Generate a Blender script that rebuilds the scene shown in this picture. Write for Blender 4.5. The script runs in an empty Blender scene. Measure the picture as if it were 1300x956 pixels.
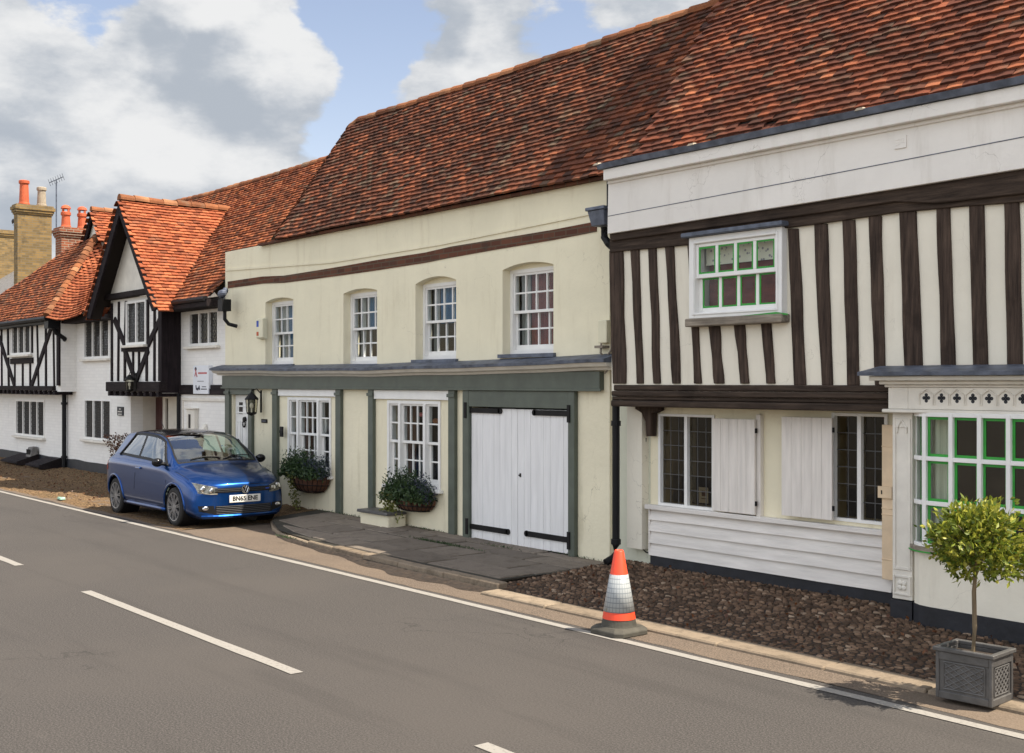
import bpy, bmesh, math, random
import numpy as np
from mathutils import Vector, Matrix, noise
from mathutils.bvhtree import BVHTree
R = math.radians
random.seed(7)
scn = bpy.context.scene
col = scn.collection
H = 2.25                                    # eye height above the road

# ---------------------------------------------------------------- camera geometry: measured points of the facade planes
CX, CY, RX, RY = -.7756, .6313, .6313, .7756
def P(u, v, Y):                             # where the sight line of photo pixel (u,v) meets the facade plane y=Y
    r = (u - 650) / 1500.0
    D = Y / (RY * r + CY)
    return ((RX * r + CX) * D, Y, H - (v - 487) / 1500.0 * D)
def PX(u, Y): return P(u, 487, Y)[0]
def PZ(u, v, Y): return P(u, v, Y)[2]

# ---------------------------------------------------------------- mesh builder
class MB:
    def __init__(s): s.v = []; s.f = []; s.m = []; s.mi = 0
    def add(s, pts): i = len(s.v); s.v.extend([tuple(p) for p in pts]); return i
    def face(s, idx): s.f.append(tuple(idx)); s.m.append(s.mi)
    def poly(s, pts): i = s.add(pts); s.face(range(i, i + len(pts)))
    def box(s, x0, x1, y0, y1, z0, z1):
        i = s.add([(x, y, z) for z in (z0, z1) for y in (y0, y1) for x in (x0, x1)])
        for q in ((0,2,3,1),(4,5,7,6),(0,1,5,4),(2,6,7,3),(0,4,6,2),(1,3,7,5)): s.face([i+k for k in q])
    def hexa(s, p):                         # 8 points: bottom 4 ring, top 4 ring
        i = s.add(p)
        for q in ((3,2,1,0),(4,5,6,7),(0,1,5,4),(1,2,6,5),(2,3,7,6),(3,0,4,7)): s.face([i+k for k in q])
    def prism(s, pts, d):                   # planar polygon swept along vector d
        n = len(pts); d = Vector(d)
        i = s.add(pts); j = s.add([Vector(p) + d for p in pts])
        s.face(range(i, i+n)); s.face(range(j+n-1, j-1, -1))
        for k in range(n):
            l = (k+1) % n; s.face((i+k, j+k, j+l, i+l))
    def pp(s, px, Y, t): s.prism([P(u, v, Y) for u, v in px], (0, t, 0))
    def bar(s, a, b, w, d, up=(0,0,1)):     # rectangular bar a->b, w wide (across), d deep (along y-ish)
        a = Vector(a); b = Vector(b); t = (b-a).normalized(); n = Vector((0,1,0))
        if abs(t.dot(n)) > .9: n = Vector((0,0,1))
        q = t.cross(n).normalized()*w/2; n = q.cross(t).normalized()*d/2
        s.hexa([a-q-n, a+q-n, a+q+n, a-q+n, b-q-n, b+q-n, b+q+n, b-q+n])
    def tube(s, path, r, n=8, cap=True):
        path = [Vector(p) for p in path]; rings = []
        rr = r if isinstance(r, (list, tuple)) else [r]*len(path)
        up = Vector((0,0,1))
        for k, p in enumerate(path):
            t = (path[min(k+1, len(path)-1)] - path[max(k-1, 0)]).normalized()
            a = t.cross(up)
            if a.length < .05: a = t.cross(Vector((0,1,0)))
            a.normalize(); b = t.cross(a).normalized()
            rings.append(s.add([p + (a*math.cos(2*math.pi*q/n) + b*math.sin(2*math.pi*q/n))*rr[k] for q in range(n)]))
        for k in range(len(path)-1):
            for q in range(n):
                w = (q+1) % n; s.face((rings[k]+q, rings[k]+w, rings[k+1]+w, rings[k+1]+q))
        if cap:
            s.face(range(rings[0]+n-1, rings[0]-1, -1)); s.face(range(rings[-1], rings[-1]+n))
    def lathe(s, prof, c=(0,0,0), n=24, ax='z', a0=0, a1=2*math.pi):
        full = abs(a1-a0-2*math.pi) < 1e-6; m = n if full else n+1; rings = []
        for r, h in prof:
            pts = []
            for q in range(m):
                a = a0 + (a1-a0)*q/n; x, y = r*math.cos(a), r*math.sin(a)
                p = (x, y, h) if ax == 'z' else ((x, h, y) if ax == 'y' else (h, x, y))
                pts.append((p[0]+c[0], p[1]+c[1], p[2]+c[2]))
            rings.append(s.add(pts))
        for k in range(len(prof)-1):
            for q in range(m if full else n):
                w = (q+1) % m; s.face((rings[k]+q, rings[k]+w, rings[k+1]+w, rings[k+1]+q))
    def ball(s, c, r, nu=12, nv=8, sc=(1,1,1)):
        prof = [(max(1e-4, math.sin(math.pi*k/nv)), -math.cos(math.pi*k/nv)) for k in range(nv+1)]
        i0 = len(s.v); s.lathe(prof, (0,0,0), nu)
        for k in range(i0, len(s.v)):
            x, y, z = s.v[k]; s.v[k] = (c[0]+x*r*sc[0], c[1]+y*r*sc[1], c[2]+z*r*sc[2])
    def build(s, name, mats, parent=None, smooth=False, bev=0, recalc=True, local=False):
        me = bpy.data.meshes.new(name)
        off = Vector((0,0,0))
        if not local:
            p = parent
            while p is not None: off += p.location; p = p.parent
        me.from_pydata([Vector(v)-off for v in s.v], [], s.f)
        if not isinstance(mats, (list, tuple)): mats = [mats]
        for m in mats: me.materials.append(m)
        if any(s.m): me.polygons.foreach_set('material_index', s.m)
        if recalc:
            bm = bmesh.new(); bm.from_mesh(me); bmesh.ops.recalc_face_normals(bm, faces=bm.faces); bm.to_mesh(me); bm.free()
        if smooth: me.polygons.foreach_set('use_smooth', [True]*len(me.polygons))
        me.update()
        o = bpy.data.objects.new(name, me); col.objects.link(o)
        if parent is not None: o.parent = parent
        if bev:
            b = o.modifiers.new('Bevel', 'BEVEL'); b.width = bev; b.segments = 1; b.limit_method = 'ANGLE'; b.angle_limit = R(40)
        return o

def tag(o, label=None, cat=None, group=None, kind=None):
    if label: o['label'] = label
    if cat: o['category'] = cat
    if group: o['group'] = group
    if kind: o['kind'] = kind
    return o
def thing(name, loc, label, cat, group=None):
    o = bpy.data.objects.new(name, None); o.location = loc; o.empty_display_size = .2; col.objects.link(o)
    bpy.context.view_layer.update()
    return tag(o, label, cat, group)
def text(name, body, size, loc, m, parent, rot=(R(90),0,0), ext=.002, mat=None, sx=1, off=0):
    c = bpy.data.curves.new(name, 'FONT'); c.body = body; c.size = size; c.align_x = 'CENTER'; c.align_y = 'CENTER'
    c.extrude = ext; c.offset = off; c.materials.append(m)
    o = bpy.data.objects.new(name, c); col.objects.link(o)
    if parent is not None:
        o.parent = parent
        off_ = Vector((0,0,0)); p = parent
        while p is not None: off_ += p.location; p = p.parent
        loc = Vector(loc)-off_
    o.location = loc
    o.rotation_euler = rot if mat is None else mat.to_euler()
    o.scale = (sx, 1, 1)
    return o

# ---------------------------------------------------------------- materials
class NT:
    def __init__(s, name):
        s.m = bpy.data.materials.new(name); s.m.use_nodes = True
        s.t = s.m.node_tree; s.b = s.t.nodes['Principled BSDF']; s.out = s.t.nodes['Material Output']
    def n(s, typ, **kw):
        o = s.t.nodes.new(typ)
        for k, v in kw.items():
            if k.startswith('i_'): o.inputs[k[2:].replace('_', ' ')].default_value = v
            else: setattr(o, k, v)
        return o
    def l(s, a, b): s.t.links.new(a, b)
    def coord(s, scale=(1,1,1), kind='Object'):
        tc = s.n('ShaderNodeTexCoord'); mp = s.n('ShaderNodeMapping'); mp.inputs['Scale'].default_value = scale
        s.l(tc.outputs[kind], mp.inputs['Vector']); return mp.outputs[0]
    def noise(s, vec, scale, detail=4, rough=.55):
        o = s.n('ShaderNodeTexNoise'); o.inputs['Scale'].default_value = scale; o.inputs['Detail'].default_value = detail
        o.inputs['Roughness'].default_value = rough; s.l(vec, o.inputs['Vector']); return o.outputs[0]
    def ramp(s, fac, stops, interp='LINEAR'):
        o = s.n('ShaderNodeValToRGB'); e = o.color_ramp.elements; o.color_ramp.interpolation = interp
        e[0].position, e[0].color = stops[0][0], (*stops[0][1], 1)
        e[1].position, e[1].color = stops[-1][0], (*stops[-1][1], 1)
        for p, c in stops[1:-1]: q = e.new(p); q.color = (*c, 1)
        s.l(fac, o.inputs[0]); return o.outputs[0]
    def vramp(s, fac, a, b, lo=0., hi=1.):
        o = s.n('ShaderNodeMapRange'); o.interpolation_type = 'SMOOTHSTEP'
        for k, v in zip((1,2,3,4), (a, b, lo, hi)): o.inputs[k].default_value = v
        s.l(fac, o.inputs[0]); return o.outputs[0]
    def mix(s, fac, a, b, mode='MIX'):
        o = s.n('ShaderNodeMix'); o.data_type = 'RGBA'; o.blend_type = mode
        for sk, val in ((o.inputs[0], fac), (o.inputs[6], a), (o.inputs[7], b)):
            if isinstance(val, (int, float)): sk.default_value = val
            elif isinstance(val, (tuple, list)): sk.default_value = (*val, 1)[:4]
            else: s.l(val, sk)
        return o.outputs[2]
    def math(s, op, a, b=0., c=0.):
        o = s.n('ShaderNodeMath'); o.operation = op
        for k, v in enumerate((a, b, c)):
            if isinstance(v, (int, float)): o.inputs[k].default_value = v
            else: s.l(v, o.inputs[k])
        return o.outputs[0]
    def bump(s, h, strength=.3, dist=.01, prev=None):
        o = s.n('ShaderNodeBump'); o.inputs['Strength'].default_value = strength; o.inputs['Distance'].default_value = dist
        s.l(h, o.inputs['Height'])
        if prev is not None: s.l(prev, o.inputs['Normal'])
        return o.outputs[0]
    def done(s, colr=None, rough=.8, normal=None, metal=0, spec=None, coat=0):
        b = s.b
        if colr is not None:
            if isinstance(colr, (tuple, list)): b.inputs['Base Color'].default_value = (*colr, 1)[:4]
            else: s.l(colr, b.inputs['Base Color'])
        if isinstance(rough, (int, float)): b.inputs['Roughness'].default_value = rough
        else: s.l(rough, b.inputs['Roughness'])
        b.inputs['Metallic'].default_value = metal
        if spec is not None: b.inputs['Specular IOR Level'].default_value = spec
        if coat: b.inputs['Coat Weight'].default_value = coat; b.inputs['Coat Roughness'].default_value = .03
        if normal is not None: s.l(normal, b.inputs['Normal'])
        return s.m

def sc(c, k): return tuple(min(1, x*k) for x in c)
def plain(name, c, rough=.6, metal=0, var=.12, scale=6, bump=.0, bscale=40, stretch=(1,1,1), spec=None):
    t = NT(name); v = t.coord(stretch)
    c1 = t.ramp(t.noise(v, scale), [(.3, sc(c, 1-var)), (.7, sc(c, 1+var))])
    nr = t.bump(t.noise(v, bscale, 3), bump, .01) if bump else None
    return t.done(c1, rough, nr, metal, spec)

def plaster(name, c, dirt=(.32,.28,.2), amt=.35, bscale=6):
    t = NT(name); v = t.coord(); vs = t.coord((2.2, 1, .35))
    n1 = t.noise(v, 1.3, 6, .6); n2 = t.noise(vs, 2.2, 6, .65); n3 = t.noise(v, 30, 4)
    c1 = t.ramp(n1, [(.3, sc(c, .93)), (.7, sc(c, 1.04))])
    f = t.vramp(n2, .52, .78, 0, amt)
    c2 = t.mix(f, c1, dirt)
    n4 = t.noise(t.coord((1, 1, .6)), 5.5, 8, .75)
    c3 = t.mix(t.vramp(n4, .66, .74, 0, amt*.8), c2, sc(dirt, .8))
    vo = t.n('ShaderNodeTexVoronoi'); vo.feature = 'DISTANCE_TO_EDGE'; vo.inputs['Scale'].default_value = .9
    nn = t.n('ShaderNodeTexNoise'); nn.inputs['Scale'].default_value = 2.2; nn.inputs['Detail'].default_value = 7; t.l(v, nn.inputs[0])
    wv = t.n('ShaderNodeVectorMath'); wv.operation = 'ADD'; t.l(nn.outputs['Color'], wv.inputs[0]); t.l(v, wv.inputs[1]); t.l(wv.outputs[0], vo.inputs[0])
    ck = t.math('MULTIPLY', t.vramp(vo.outputs[0], 0, .004, .5, 0), t.vramp(t.noise(v, .7, 3), .52, .64)); c3 = t.mix(ck, c3, sc(dirt, .6))
    nr = t.bump(t.noise(v, bscale, 4), .35, .02); nr = t.bump(n3, .2, .004, nr)
    return t.done(c3, .85, nr, spec=.25)

def painted_brick(name, c):
    t = NT(name); tc = t.n('ShaderNodeTexCoord'); sx = t.n('ShaderNodeSeparateXYZ'); cb = t.n('ShaderNodeCombineXYZ')
    t.l(tc.outputs['Object'], sx.inputs[0]); t.l(t.math('ADD', sx.outputs[0], sx.outputs[1]), cb.inputs[0]); t.l(sx.outputs[2], cb.inputs[1])
    b = t.n('ShaderNodeTexBrick'); b.inputs['Scale'].default_value = 1; b.inputs['Brick Width'].default_value = .22
    b.inputs['Row Height'].default_value = .075; b.inputs['Mortar Size'].default_value = .006; b.inputs['Mortar Smooth'].default_value = .5
    b.inputs['Color1'].default_value = (*sc(c, 1.03), 1); b.inputs['Color2'].default_value = (*sc(c, .97), 1); b.inputs['Mortar'].default_value = (*sc(c, .92), 1)
    t.l(cb.outputs[0], b.inputs['Vector'])
    v = t.coord((1.6, 1, .5)); f = t.vramp(t.noise(v, 2.2, 6, .65), .55, .8, 0, .3)
    c2 = t.mix(f, b.outputs[0], sc(c, .62))
    nr = t.bump(b.outputs[1], -.28, .005); nr = t.bump(t.noise(t.coord(), 25, 4), .25, .006, nr)
    return t.done(c2, .8, nr, spec=.25)

def brick(name, c1, c2, mortar):
    t = NT(name); tc = t.n('ShaderNodeTexCoord'); sx = t.n('ShaderNodeSeparateXYZ'); cb = t.n('ShaderNodeCombineXYZ')
    t.l(tc.outputs['Object'], sx.inputs[0]); t.l(t.math('ADD', sx.outputs[0], sx.outputs[1]), cb.inputs[0]); t.l(sx.outputs[2], cb.inputs[1])
    b = t.n('ShaderNodeTexBrick'); b.inputs['Scale'].default_value = 1; b.inputs['Brick Width'].default_value = .22
    b.inputs['Row Height'].default_value = .075; b.inputs['Mortar Size'].default_value = .008
    b.inputs['Color1'].default_value = (*c1, 1); b.inputs['Color2'].default_value = (*c2, 1); b.inputs['Mortar'].default_value = (*mortar, 1)
    t.l(cb.outputs[0], b.inputs['Vector'])
    f = t.vramp(t.noise(t.coord(), 3, 6, .7), .5, .75, 0, .6)
    c = t.mix(f, b.outputs[0], (.05, .045, .035))
    nr = t.bump(b.outputs[1], -.6, .008)
    return t.done(c, .9, nr, spec=.2)

def tile_mat(name, stops, darkamt=.6, lichen=.3):
    t = NT(name); g = t.n('ShaderNodeNewGeometry'); v = t.coord()
    c = t.ramp(g.outputs['Random Per Island'], stops)
    n1 = t.noise(v, .9, 7, .68); n2 = t.noise(v, 2.6, 5, .6); n3 = t.noise(v, 45, 3, .6)
    c = t.mix(t.vramp(n1, .42, .62, 0, darkamt), c, (.05, .024, .017))
    # loose per-tile scatter of lichen and soot
    rr = t.math('FRACT', t.math('MULTIPLY', g.outputs['Random Per Island'], 37.17))
    c = t.mix(t.math('MULTIPLY', t.vramp(rr, .62, .9, 0, 1), t.vramp(n2, .42, .62, 0, lichen)), c, (.17, .145, .1))
    c = t.mix(t.vramp(n3, .55, .72, 0, .5), c, (.03, .018, .012))
    nr = t.bump(n3, .4, .006)
    return t.done(c, .9, nr, spec=.15)

def timber(name, c, c2, stretch=(9, 9, .6)):
    t = NT(name); v = t.coord(stretch); n = t.noise(v, 3, 8, .7)
    k = t.ramp(n, [(.3, c), (.55, c2), (.75, sc(c2, 1.9))])
    k = t.mix(t.vramp(t.noise(t.coord(), 2.3, 5, .6), .5, .7, 0, .5), k, sc(c, .6))
    nr = t.bump(n, .6, .012)
    return t.done(k, .85, nr, spec=.2)

def glass(name, tint=(.75,.8,.8), ior=1.5, mul=1.0, wob=.06):
    t = NT(name); nt = t.t
    tr = t.n('ShaderNodeBsdfTransparent'); tr.inputs[0].default_value = (*tint, 1)
    gl = t.n('ShaderNodeBsdfGlossy'); gl.inputs['Roughness'].default_value = .015
    gl.inputs[0].default_value = (.95, .97, 1, 1)
    fr = t.n('ShaderNodeFresnel'); fr.inputs[0].default_value = ior
    w = t.bump(t.noise(t.coord(), 2.5, 2), max(wob, .0001), .05); t.l(w, gl.inputs['Normal']); t.l(w, fr.inputs['Normal'])
    mx = t.n('ShaderNodeMixShader'); gg = t.n('ShaderNodeNewGeometry'); t.l(t.math('MULTIPLY', t.math('MULTIPLY', fr.outputs[0], mul), t.math('SUBTRACT', 1.0, gg.outputs['Backfacing'])), mx.inputs[0])
    t.l(tr.outputs[0], mx.inputs[1]); t.l(gl.outputs[0], mx.inputs[2]); t.l(mx.outputs[0], t.out.inputs[0])
    return t.m

def leaf_mat(name, c1, c2, c3, trans=.25):
    t = NT(name); g = t.n('ShaderNodeNewGeometry')
    c = t.ramp(g.outputs['Random Per Island'], [(0, c1), (.55, c2), (1, c3)])
    m = t.done(c, .45, None, spec=.4)
    tr = t.n('ShaderNodeBsdfTranslucent'); t.l(c, tr.inputs[0])
    mx = t.n('ShaderNodeMixShader'); mx.inputs[0].default_value = trans
    t.l(t.b.outputs[0], mx.inputs[1]); t.l(tr.outputs[0], mx.inputs[2]); t.l(mx.outputs[0], t.out.inputs[0])
    return m

def asphalt(name, c, dust, amt):
    t = NT(name); v = t.coord()
    sp = t.noise(v, 70, 5, .9); n1 = t.noise(v, .35, 6, .6); n2 = t.noise(t.coord((.12, 1.2, 1)), 1.6, 5, .6)
    k = t.ramp(sp, [(.40, sc(c, .4)), (.5, c), (.60, sc(c, 2.0))])
    k = t.mix(t.vramp(n1, .4, .7, 0, amt), k, dust)
    k = t.mix(t.vramp(n2, .52, .7, 0, .28), k, sc(c, .55))
    vo = t.n('ShaderNodeTexVoronoi'); vo.feature = 'DISTANCE_TO_EDGE'; vo.inputs['Scale'].default_value = .42
    wv = t.n('ShaderNodeVectorMath'); wv.operation = 'ADD'; nn = t.n('ShaderNodeTexNoise'); nn.inputs['Scale'].default_value = 1.6; nn.inputs['Detail'].default_value = 6; t.l(v, nn.inputs[0]); t.l(nn.outputs['Color'], wv.inputs[0]); t.l(v, wv.inputs[1]); t.l(wv.outputs[0], vo.inputs[0])
    ck = t.math('MULTIPLY', t.vramp(vo.outputs[0], .0, .006, .55, 0), t.vramp(t.noise(v, .5, 3), .5, .62))
    k = t.mix(ck, k, sc(c, .3))
    sf = t.noise(t.coord((.5, 3.2, 1)), 1.1, 7, .7); k = t.mix(t.vramp(sf, .66, .72, 0, .22), k, sc(dust, 1.5))
    nr = t.bump(sp, .1, .004)
    return t.done(k, .85, nr, spec=.3)

M = {}
M['cream'] = plaster('cream_render', (.81,.75,.56), (.5,.42,.27), .36)
M['cream_low'] = plaster('cream_paint_on_brick', (.82,.755,.565), (.42,.36,.22), .42, 12)
M['pale'] = plaster('pale_plaster', (.79,.74,.62), (.5,.44,.34), .25)
M['green_pale'] = plaster('pale_green_render', (.62,.62,.5), (.4,.4,.3), .3)
M['white_board'] = plaster('limewashed_board', (.8,.765,.71), (.48,.43,.36), .32)
M['white_brick'] = painted_brick('white_painted_brick', (.82,.8,.76))
M['white'] = plain('white_gloss_paint', (.8,.79,.76), .4, var=.05, scale=5, bump=.1, bscale=60)
M['off_white'] = plain('old_white_paint', (.72,.68,.6), .55, var=.1, scale=4, bump=.2, bscale=30)
M['white_door'] = plain('weathered_white_board_paint', (.78,.77,.76), .6, var=.08, scale=3, bump=.15, bscale=18, stretch=(4,1,.4))
M['shutter'] = plain('chalky_shutter_paint', (.75,.7,.64), .7, var=.1, scale=4, bump=.2, bscale=18, stretch=(5,1,.5))
M['beige'] = plain('beige_shutter_paint', (.74,.57,.38), .65, var=.1)
M['board'] = plain('whitewashed_weatherboard', (.72,.68,.63), .65, var=.12, scale=3, bump=.4, bscale=20, stretch=(.6,1,5))
M['sage'] = plain('dark_sage_paint', (.085,.1,.078), .5, var=.15, scale=5, bump=.1)
M['lead'] = plain('weathered_lead', (.1,.115,.15), .55, .3, var=.45, scale=7, bump=.3, bscale=12)
M['slate'] = plain('grey_slate', (.16,.15,.14), .8, var=.4, scale=9, bump=.4, bscale=15)
M['black'] = plain('black_bitumen_paint', (.012,.013,.018), .6, var=.4, scale=6, bump=.4, bscale=14)
M['iron'] = plain('black_iron', (.012,.011,.011), .6, .0, var=.3, spec=.2, bump=.2)
M['plastic'] = plain('black_plastic_pipe', (.01,.01,.011), .5, var=.2, spec=.2)
M['oak'] = timber('dark_oak', (.018,.012,.0095), (.066,.045,.034))
M['oak_h'] = timber('dark_oak_beam', (.017,.0115,.009), (.06,.042,.031), (.6, 9, 9))
M['ebony'] = timber('black_stained_timber', (.006,.0045,.006), (.02,.014,.016))
M['ebony_h'] = timber('black_stained_beam', (.007,.005,.006), (.022,.016,.016), (.6, 9, 9))
M['grey_wood'] = timber('bare_grey_timber', (.12,.1,.08), (.28,.24,.19), (.6, 9, 9))
M['old_brick'] = brick('old_brown_brick', (.085,.036,.024), (.15,.06,.035), (.11,.08,.055))
M['stock'] = brick('yellow_stock_brick', (.3,.195,.075), (.17,.12,.055), (.2,.17,.12))
M['red_brick'] = brick('red_chimney_brick', (.3,.09,.04), (.2,.065,.035), (.34,.29,.22))
M['pot'] = plain('orange_chimney_pot', (.5,.1,.035), .7, var=.2)
M['pot_grey'] = plain('grey_chimney_pot', (.36,.3,.22), .8, var=.3)
M['mortar'] = plain('mortar_flaunching', (.2,.17,.12), .9, var=.4)
M['tile_cream'] = tile_mat('mixed_red_roof_tiles', [(0,(.06,.032,.024)),(.35,(.11,.045,.028)),(.65,(.165,.058,.032)),(.9,(.23,.076,.038)),(1,(.34,.12,.058))], .5, .5)
M['tile_right'] = tile_mat('dark_red_roof_tiles', [(0,(.065,.03,.022)),(.35,(.13,.044,.027)),(.7,(.2,.062,.033)),(.93,(.28,.086,.042)),(1,(.4,.14,.065))], .45, .4)
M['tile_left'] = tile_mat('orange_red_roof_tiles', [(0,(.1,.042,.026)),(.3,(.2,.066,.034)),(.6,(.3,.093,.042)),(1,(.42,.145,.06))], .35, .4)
M['tile_sunlit'] = tile_mat('sunlit_orange_roof_tiles', [(0,(.19,.056,.028)),(.4,(.32,.09,.04)),(1,(.43,.14,.062))], .2, .2)  # lighter tile copy: sunlight on the right-facing slopes put into the colour
M['under'] = plain('roof_felt', (.02,.014,.011), .95)
M['ridge'] = tile_mat('ridge_tiles', [(0,(.2,.08,.04)),(.5,(.32,.12,.05)),(1,(.42,.2,.1))], .5, .6)
M['glass'] = glass('window_glass', (.93,.95,.95), 1.5, .5)
M['bay_glass'] = glass('old_bay_window_glass', (.9,.92,.9), 1.5, 1.5)
M['leaded_glass'] = glass('old_leaded_glass', (.6,.57,.5), 1.5, .9)
M['car_glass'] = glass('car_window_glass', (.62,.78,.72), 1.5, 2.0, 0)
M['screen_glass'] = glass('windscreen_glass', (.66,.84,.76), 1.5, 4.0, 0)
M['leading'] = plain('lead_cames', (.09,.09,.09), .6, .2)
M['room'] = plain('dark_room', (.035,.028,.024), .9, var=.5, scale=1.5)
M['tape'] = plain('green_masking_tape', (.03,.3,.035), .6, var=.15)
M['blue_reflect_cloth'] = plain('blue_reflection_cloth', (.014,.1,.21), .9, var=.2, scale=3, stretch=(6,1,.3))  # cloth colour carries the blue reflection and interior seen in the panes
M['grey_cloth'] = plain('grey_net_curtain', (.32,.32,.3), .9, var=.3, scale=3, stretch=(8,1,.3))
M['green_cloth'] = plain('pale_green_curtain', (.75,.8,.64), .9, var=.3, scale=3, stretch=(10,1,.2))
M['red_cloth'] = plain('red_blind_and_reflection', (.17,.035,.025), .9, var=.25, scale=5, stretch=(1,1,3))  # real blind on the timbered house, painted reflection and interior on the cream one
M['brown_cloth'] = plain('brown_curtain', (.1,.05,.03), .9, var=.4, scale=3, stretch=(8,1,.3))
def pelmet_mat():
    t = NT('floral_pelmet'); v = t.coord((1,1,1)); vo = t.n('ShaderNodeTexVoronoi'); vo.inputs['Scale'].default_value = 19; t.l(v, vo.inputs[0])
    k = t.mix(t.vramp(vo.outputs[0], .2, .32, .8, 0), (.8,.76,.6), (.2,.16,.22)); return t.done(k, .9)
M['pelmet'] = pelmet_mat()
M['road'] = asphalt('asphalt', (.058,.052,.047), (.076,.067,.059), .6)
M['edge'] = asphalt('dusty_road_edge', (.115,.088,.066), (.18,.135,.095), .8)
M['earth'] = plain('bare_earth', (.12,.1,.07), .95, var=.4, scale=2)
def paint_line():
    t = NT('worn_road_paint'); v = t.coord()
    k = t.mix(t.vramp(t.noise(v, 38, 8, .8), .52, .62, 0, .6), (.29,.27,.24), (.11,.1,.09))
    return t.done(k, .7, t.bump(t.noise(v, 200, 2), .4, .004))
M['line'] = paint_line()
def stone_mat(name, stops, dirt=.5):
    t = NT(name); g = t.n('ShaderNodeNewGeometry'); v = t.coord()
    c = t.ramp(g.outputs['Random Per Island'], stops)
    n = t.noise(v, 6, 6, .7); n2 = t.noise(v, 50, 4, .7)
    c = t.mix(t.vramp(n, .45, .7, 0, dirt), c, (.05,.038,.025))
    c = t.mix(t.vramp(n2, .5, .75, 0, .4), c, (.04,.03,.02))
    return t.done(c, .85, t.bump(n2, .5, .008), spec=.2)
M['cobble'] = stone_mat('brown_flint_cobbles', [(0,(.05,.032,.021)),(.4,(.105,.066,.043)),(.75,(.17,.106,.067)),(.93,(.24,.155,.1)),(1,(.36,.27,.19))])
M['slab'] = stone_mat('york_stone_flags', [(0,(.15,.125,.1)),(1,(.24,.2,.16))], .4)
M['kerb'] = stone_mat('pale_kerb_stone', [(0,(.2,.155,.11)),(1,(.29,.23,.165))], .5)
M['joint'] = plain('mossy_joint_dirt', (.035,.03,.02), .95, var=.5, scale=5)
def verge_mat():
    t = NT('cobbled_verge'); v = t.coord((1,1,.3)); vo = t.n('ShaderNodeTexVoronoi'); vo.inputs['Scale'].default_value = 11; t.l(v, vo.inputs[0])
    n = t.noise(v, 2, 8, .7); n2 = t.noise(v, 28, 6, .75)
    c = t.ramp(n2, [(.36,(.045,.03,.017)),(.5,(.14,.09,.05)),(.64,(.3,.195,.105))])
    c = t.mix(t.vramp(n, .5, .7, 0, .6), c, (.07,.055,.03))
    nr = t.bump(vo.outputs[0], -.8, .03); nr = t.bump(n2, .5, .02, nr)
    return t.done(c, .95, nr, spec=.1)
M['verge'] = verge_mat()
M['soil'] = plain('dark_soil', (.03,.02,.013), .95, var=.5, scale=20, bump=.8, bscale=40)
M['bark'] = plain('grey_brown_bark', (.2,.15,.09), .9, var=.3, scale=8, bump=.4, bscale=20, stretch=(3,3,.5))
M['bay_leaf'] = leaf_mat('bay_leaves', (.05,.085,.01), (.21,.25,.025), (.45,.42,.06))
M['herb_leaf'] = leaf_mat('dark_green_leaves', (.015,.035,.012), (.04,.075,.025), (.075,.12,.04))
M['grey_leaf'] = leaf_mat('lavender_leaves', (.03,.05,.045), (.055,.08,.08), (.11,.1,.17))
M['ivy_leaf'] = leaf_mat('yellow_green_ivy', (.09,.11,.02), (.19,.2,.045), (.32,.3,.1))
M['red_leaf'] = leaf_mat('russet_leaves', (.06,.03,.02), (.12,.05,.025), (.2,.08,.03))
M['terracotta'] = plain('coir_and_terracotta', (.1,.042,.022), .95, var=.4, scale=14, bump=.6, bscale=30)
M['lead_planter'] = plain('faux_lead_planter', (.1,.095,.09), .5, .25, var=.25, scale=9, bump=.2)
M['cone_red'] = plain('fluorescent_orange_plastic', (.8,.065,.02), .5, var=.08)
M['cone_base'] = plain('grubby_black_rubber', (.06,.055,.042), .8, var=.3, scale=9, bump=.3)
def sleeve_mat():
    t = NT('reflective_sleeve'); tc = t.n('ShaderNodeTexCoord'); sx = t.n('ShaderNodeSeparateXYZ'); t.l(tc.outputs['Object'], sx.inputs[0])
    an = t.math('ARCTAN2', sx.outputs[1], sx.outputs[0]); f1 = t.math('FRACT', t.math('MULTIPLY', an, 4.2)); f2 = t.math('FRACT', t.math('MULTIPLY', sx.outputs[2], 24))
    g = t.math('MAXIMUM', t.vramp(f1, .8, .9), t.vramp(f2, .76, .88))
    n = t.noise(tc.outputs['Object'], 9, 6, .7)
    c = t.mix(t.math('MULTIPLY', g, .8), (.4,.42,.42), (.16,.18,.2)); c = t.mix(t.vramp(n, .64, .68, 0, .8), c, (.25,.2,.06))
    return t.done(c, .35)
M['sleeve'] = sleeve_mat()
def car_paint():
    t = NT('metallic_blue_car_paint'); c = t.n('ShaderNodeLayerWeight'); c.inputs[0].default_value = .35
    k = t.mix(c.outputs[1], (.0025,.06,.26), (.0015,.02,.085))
    return t.done(k, .28, None, .8, None, .55)
M['paint'] = car_paint()
M['trim'] = plain('black_car_trim', (.01,.01,.011), .55, var=.1, spec=.25)
M['roof_glass'] = plain('black_glass_roof', (.008,.008,.01), .12, var=.1)
M['chrome'] = plain('chrome', (.75,.76,.78), .15, 1, var=.03)
M['alloy'] = plain('grey_alloy', (.3,.3,.31), .35, .8, var=.1)
M['tyre'] = plain('tyre_rubber', (.018,.017,.016), .85, var=.2)
M['lamp'] = plain('headlight_lens', (.55,.58,.6), .1, .3, var=.35, scale=22)
M['grille_grey'] = plain('dull_grey_grille', (.07,.07,.072), .6, var=.1, spec=.2)
M['lampdark'] = plain('headlight_bezel', (.22,.23,.25), .3, .6, var=.5, scale=18)
M['tail'] = plain('red_tail_lens', (.35,.01,.01), .15)
M['plate'] = plain('white_number_plate', (.78,.77,.72), .4, var=.03)
M['ink'] = plain('black_lettering', (.01,.01,.01), .6)
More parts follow.
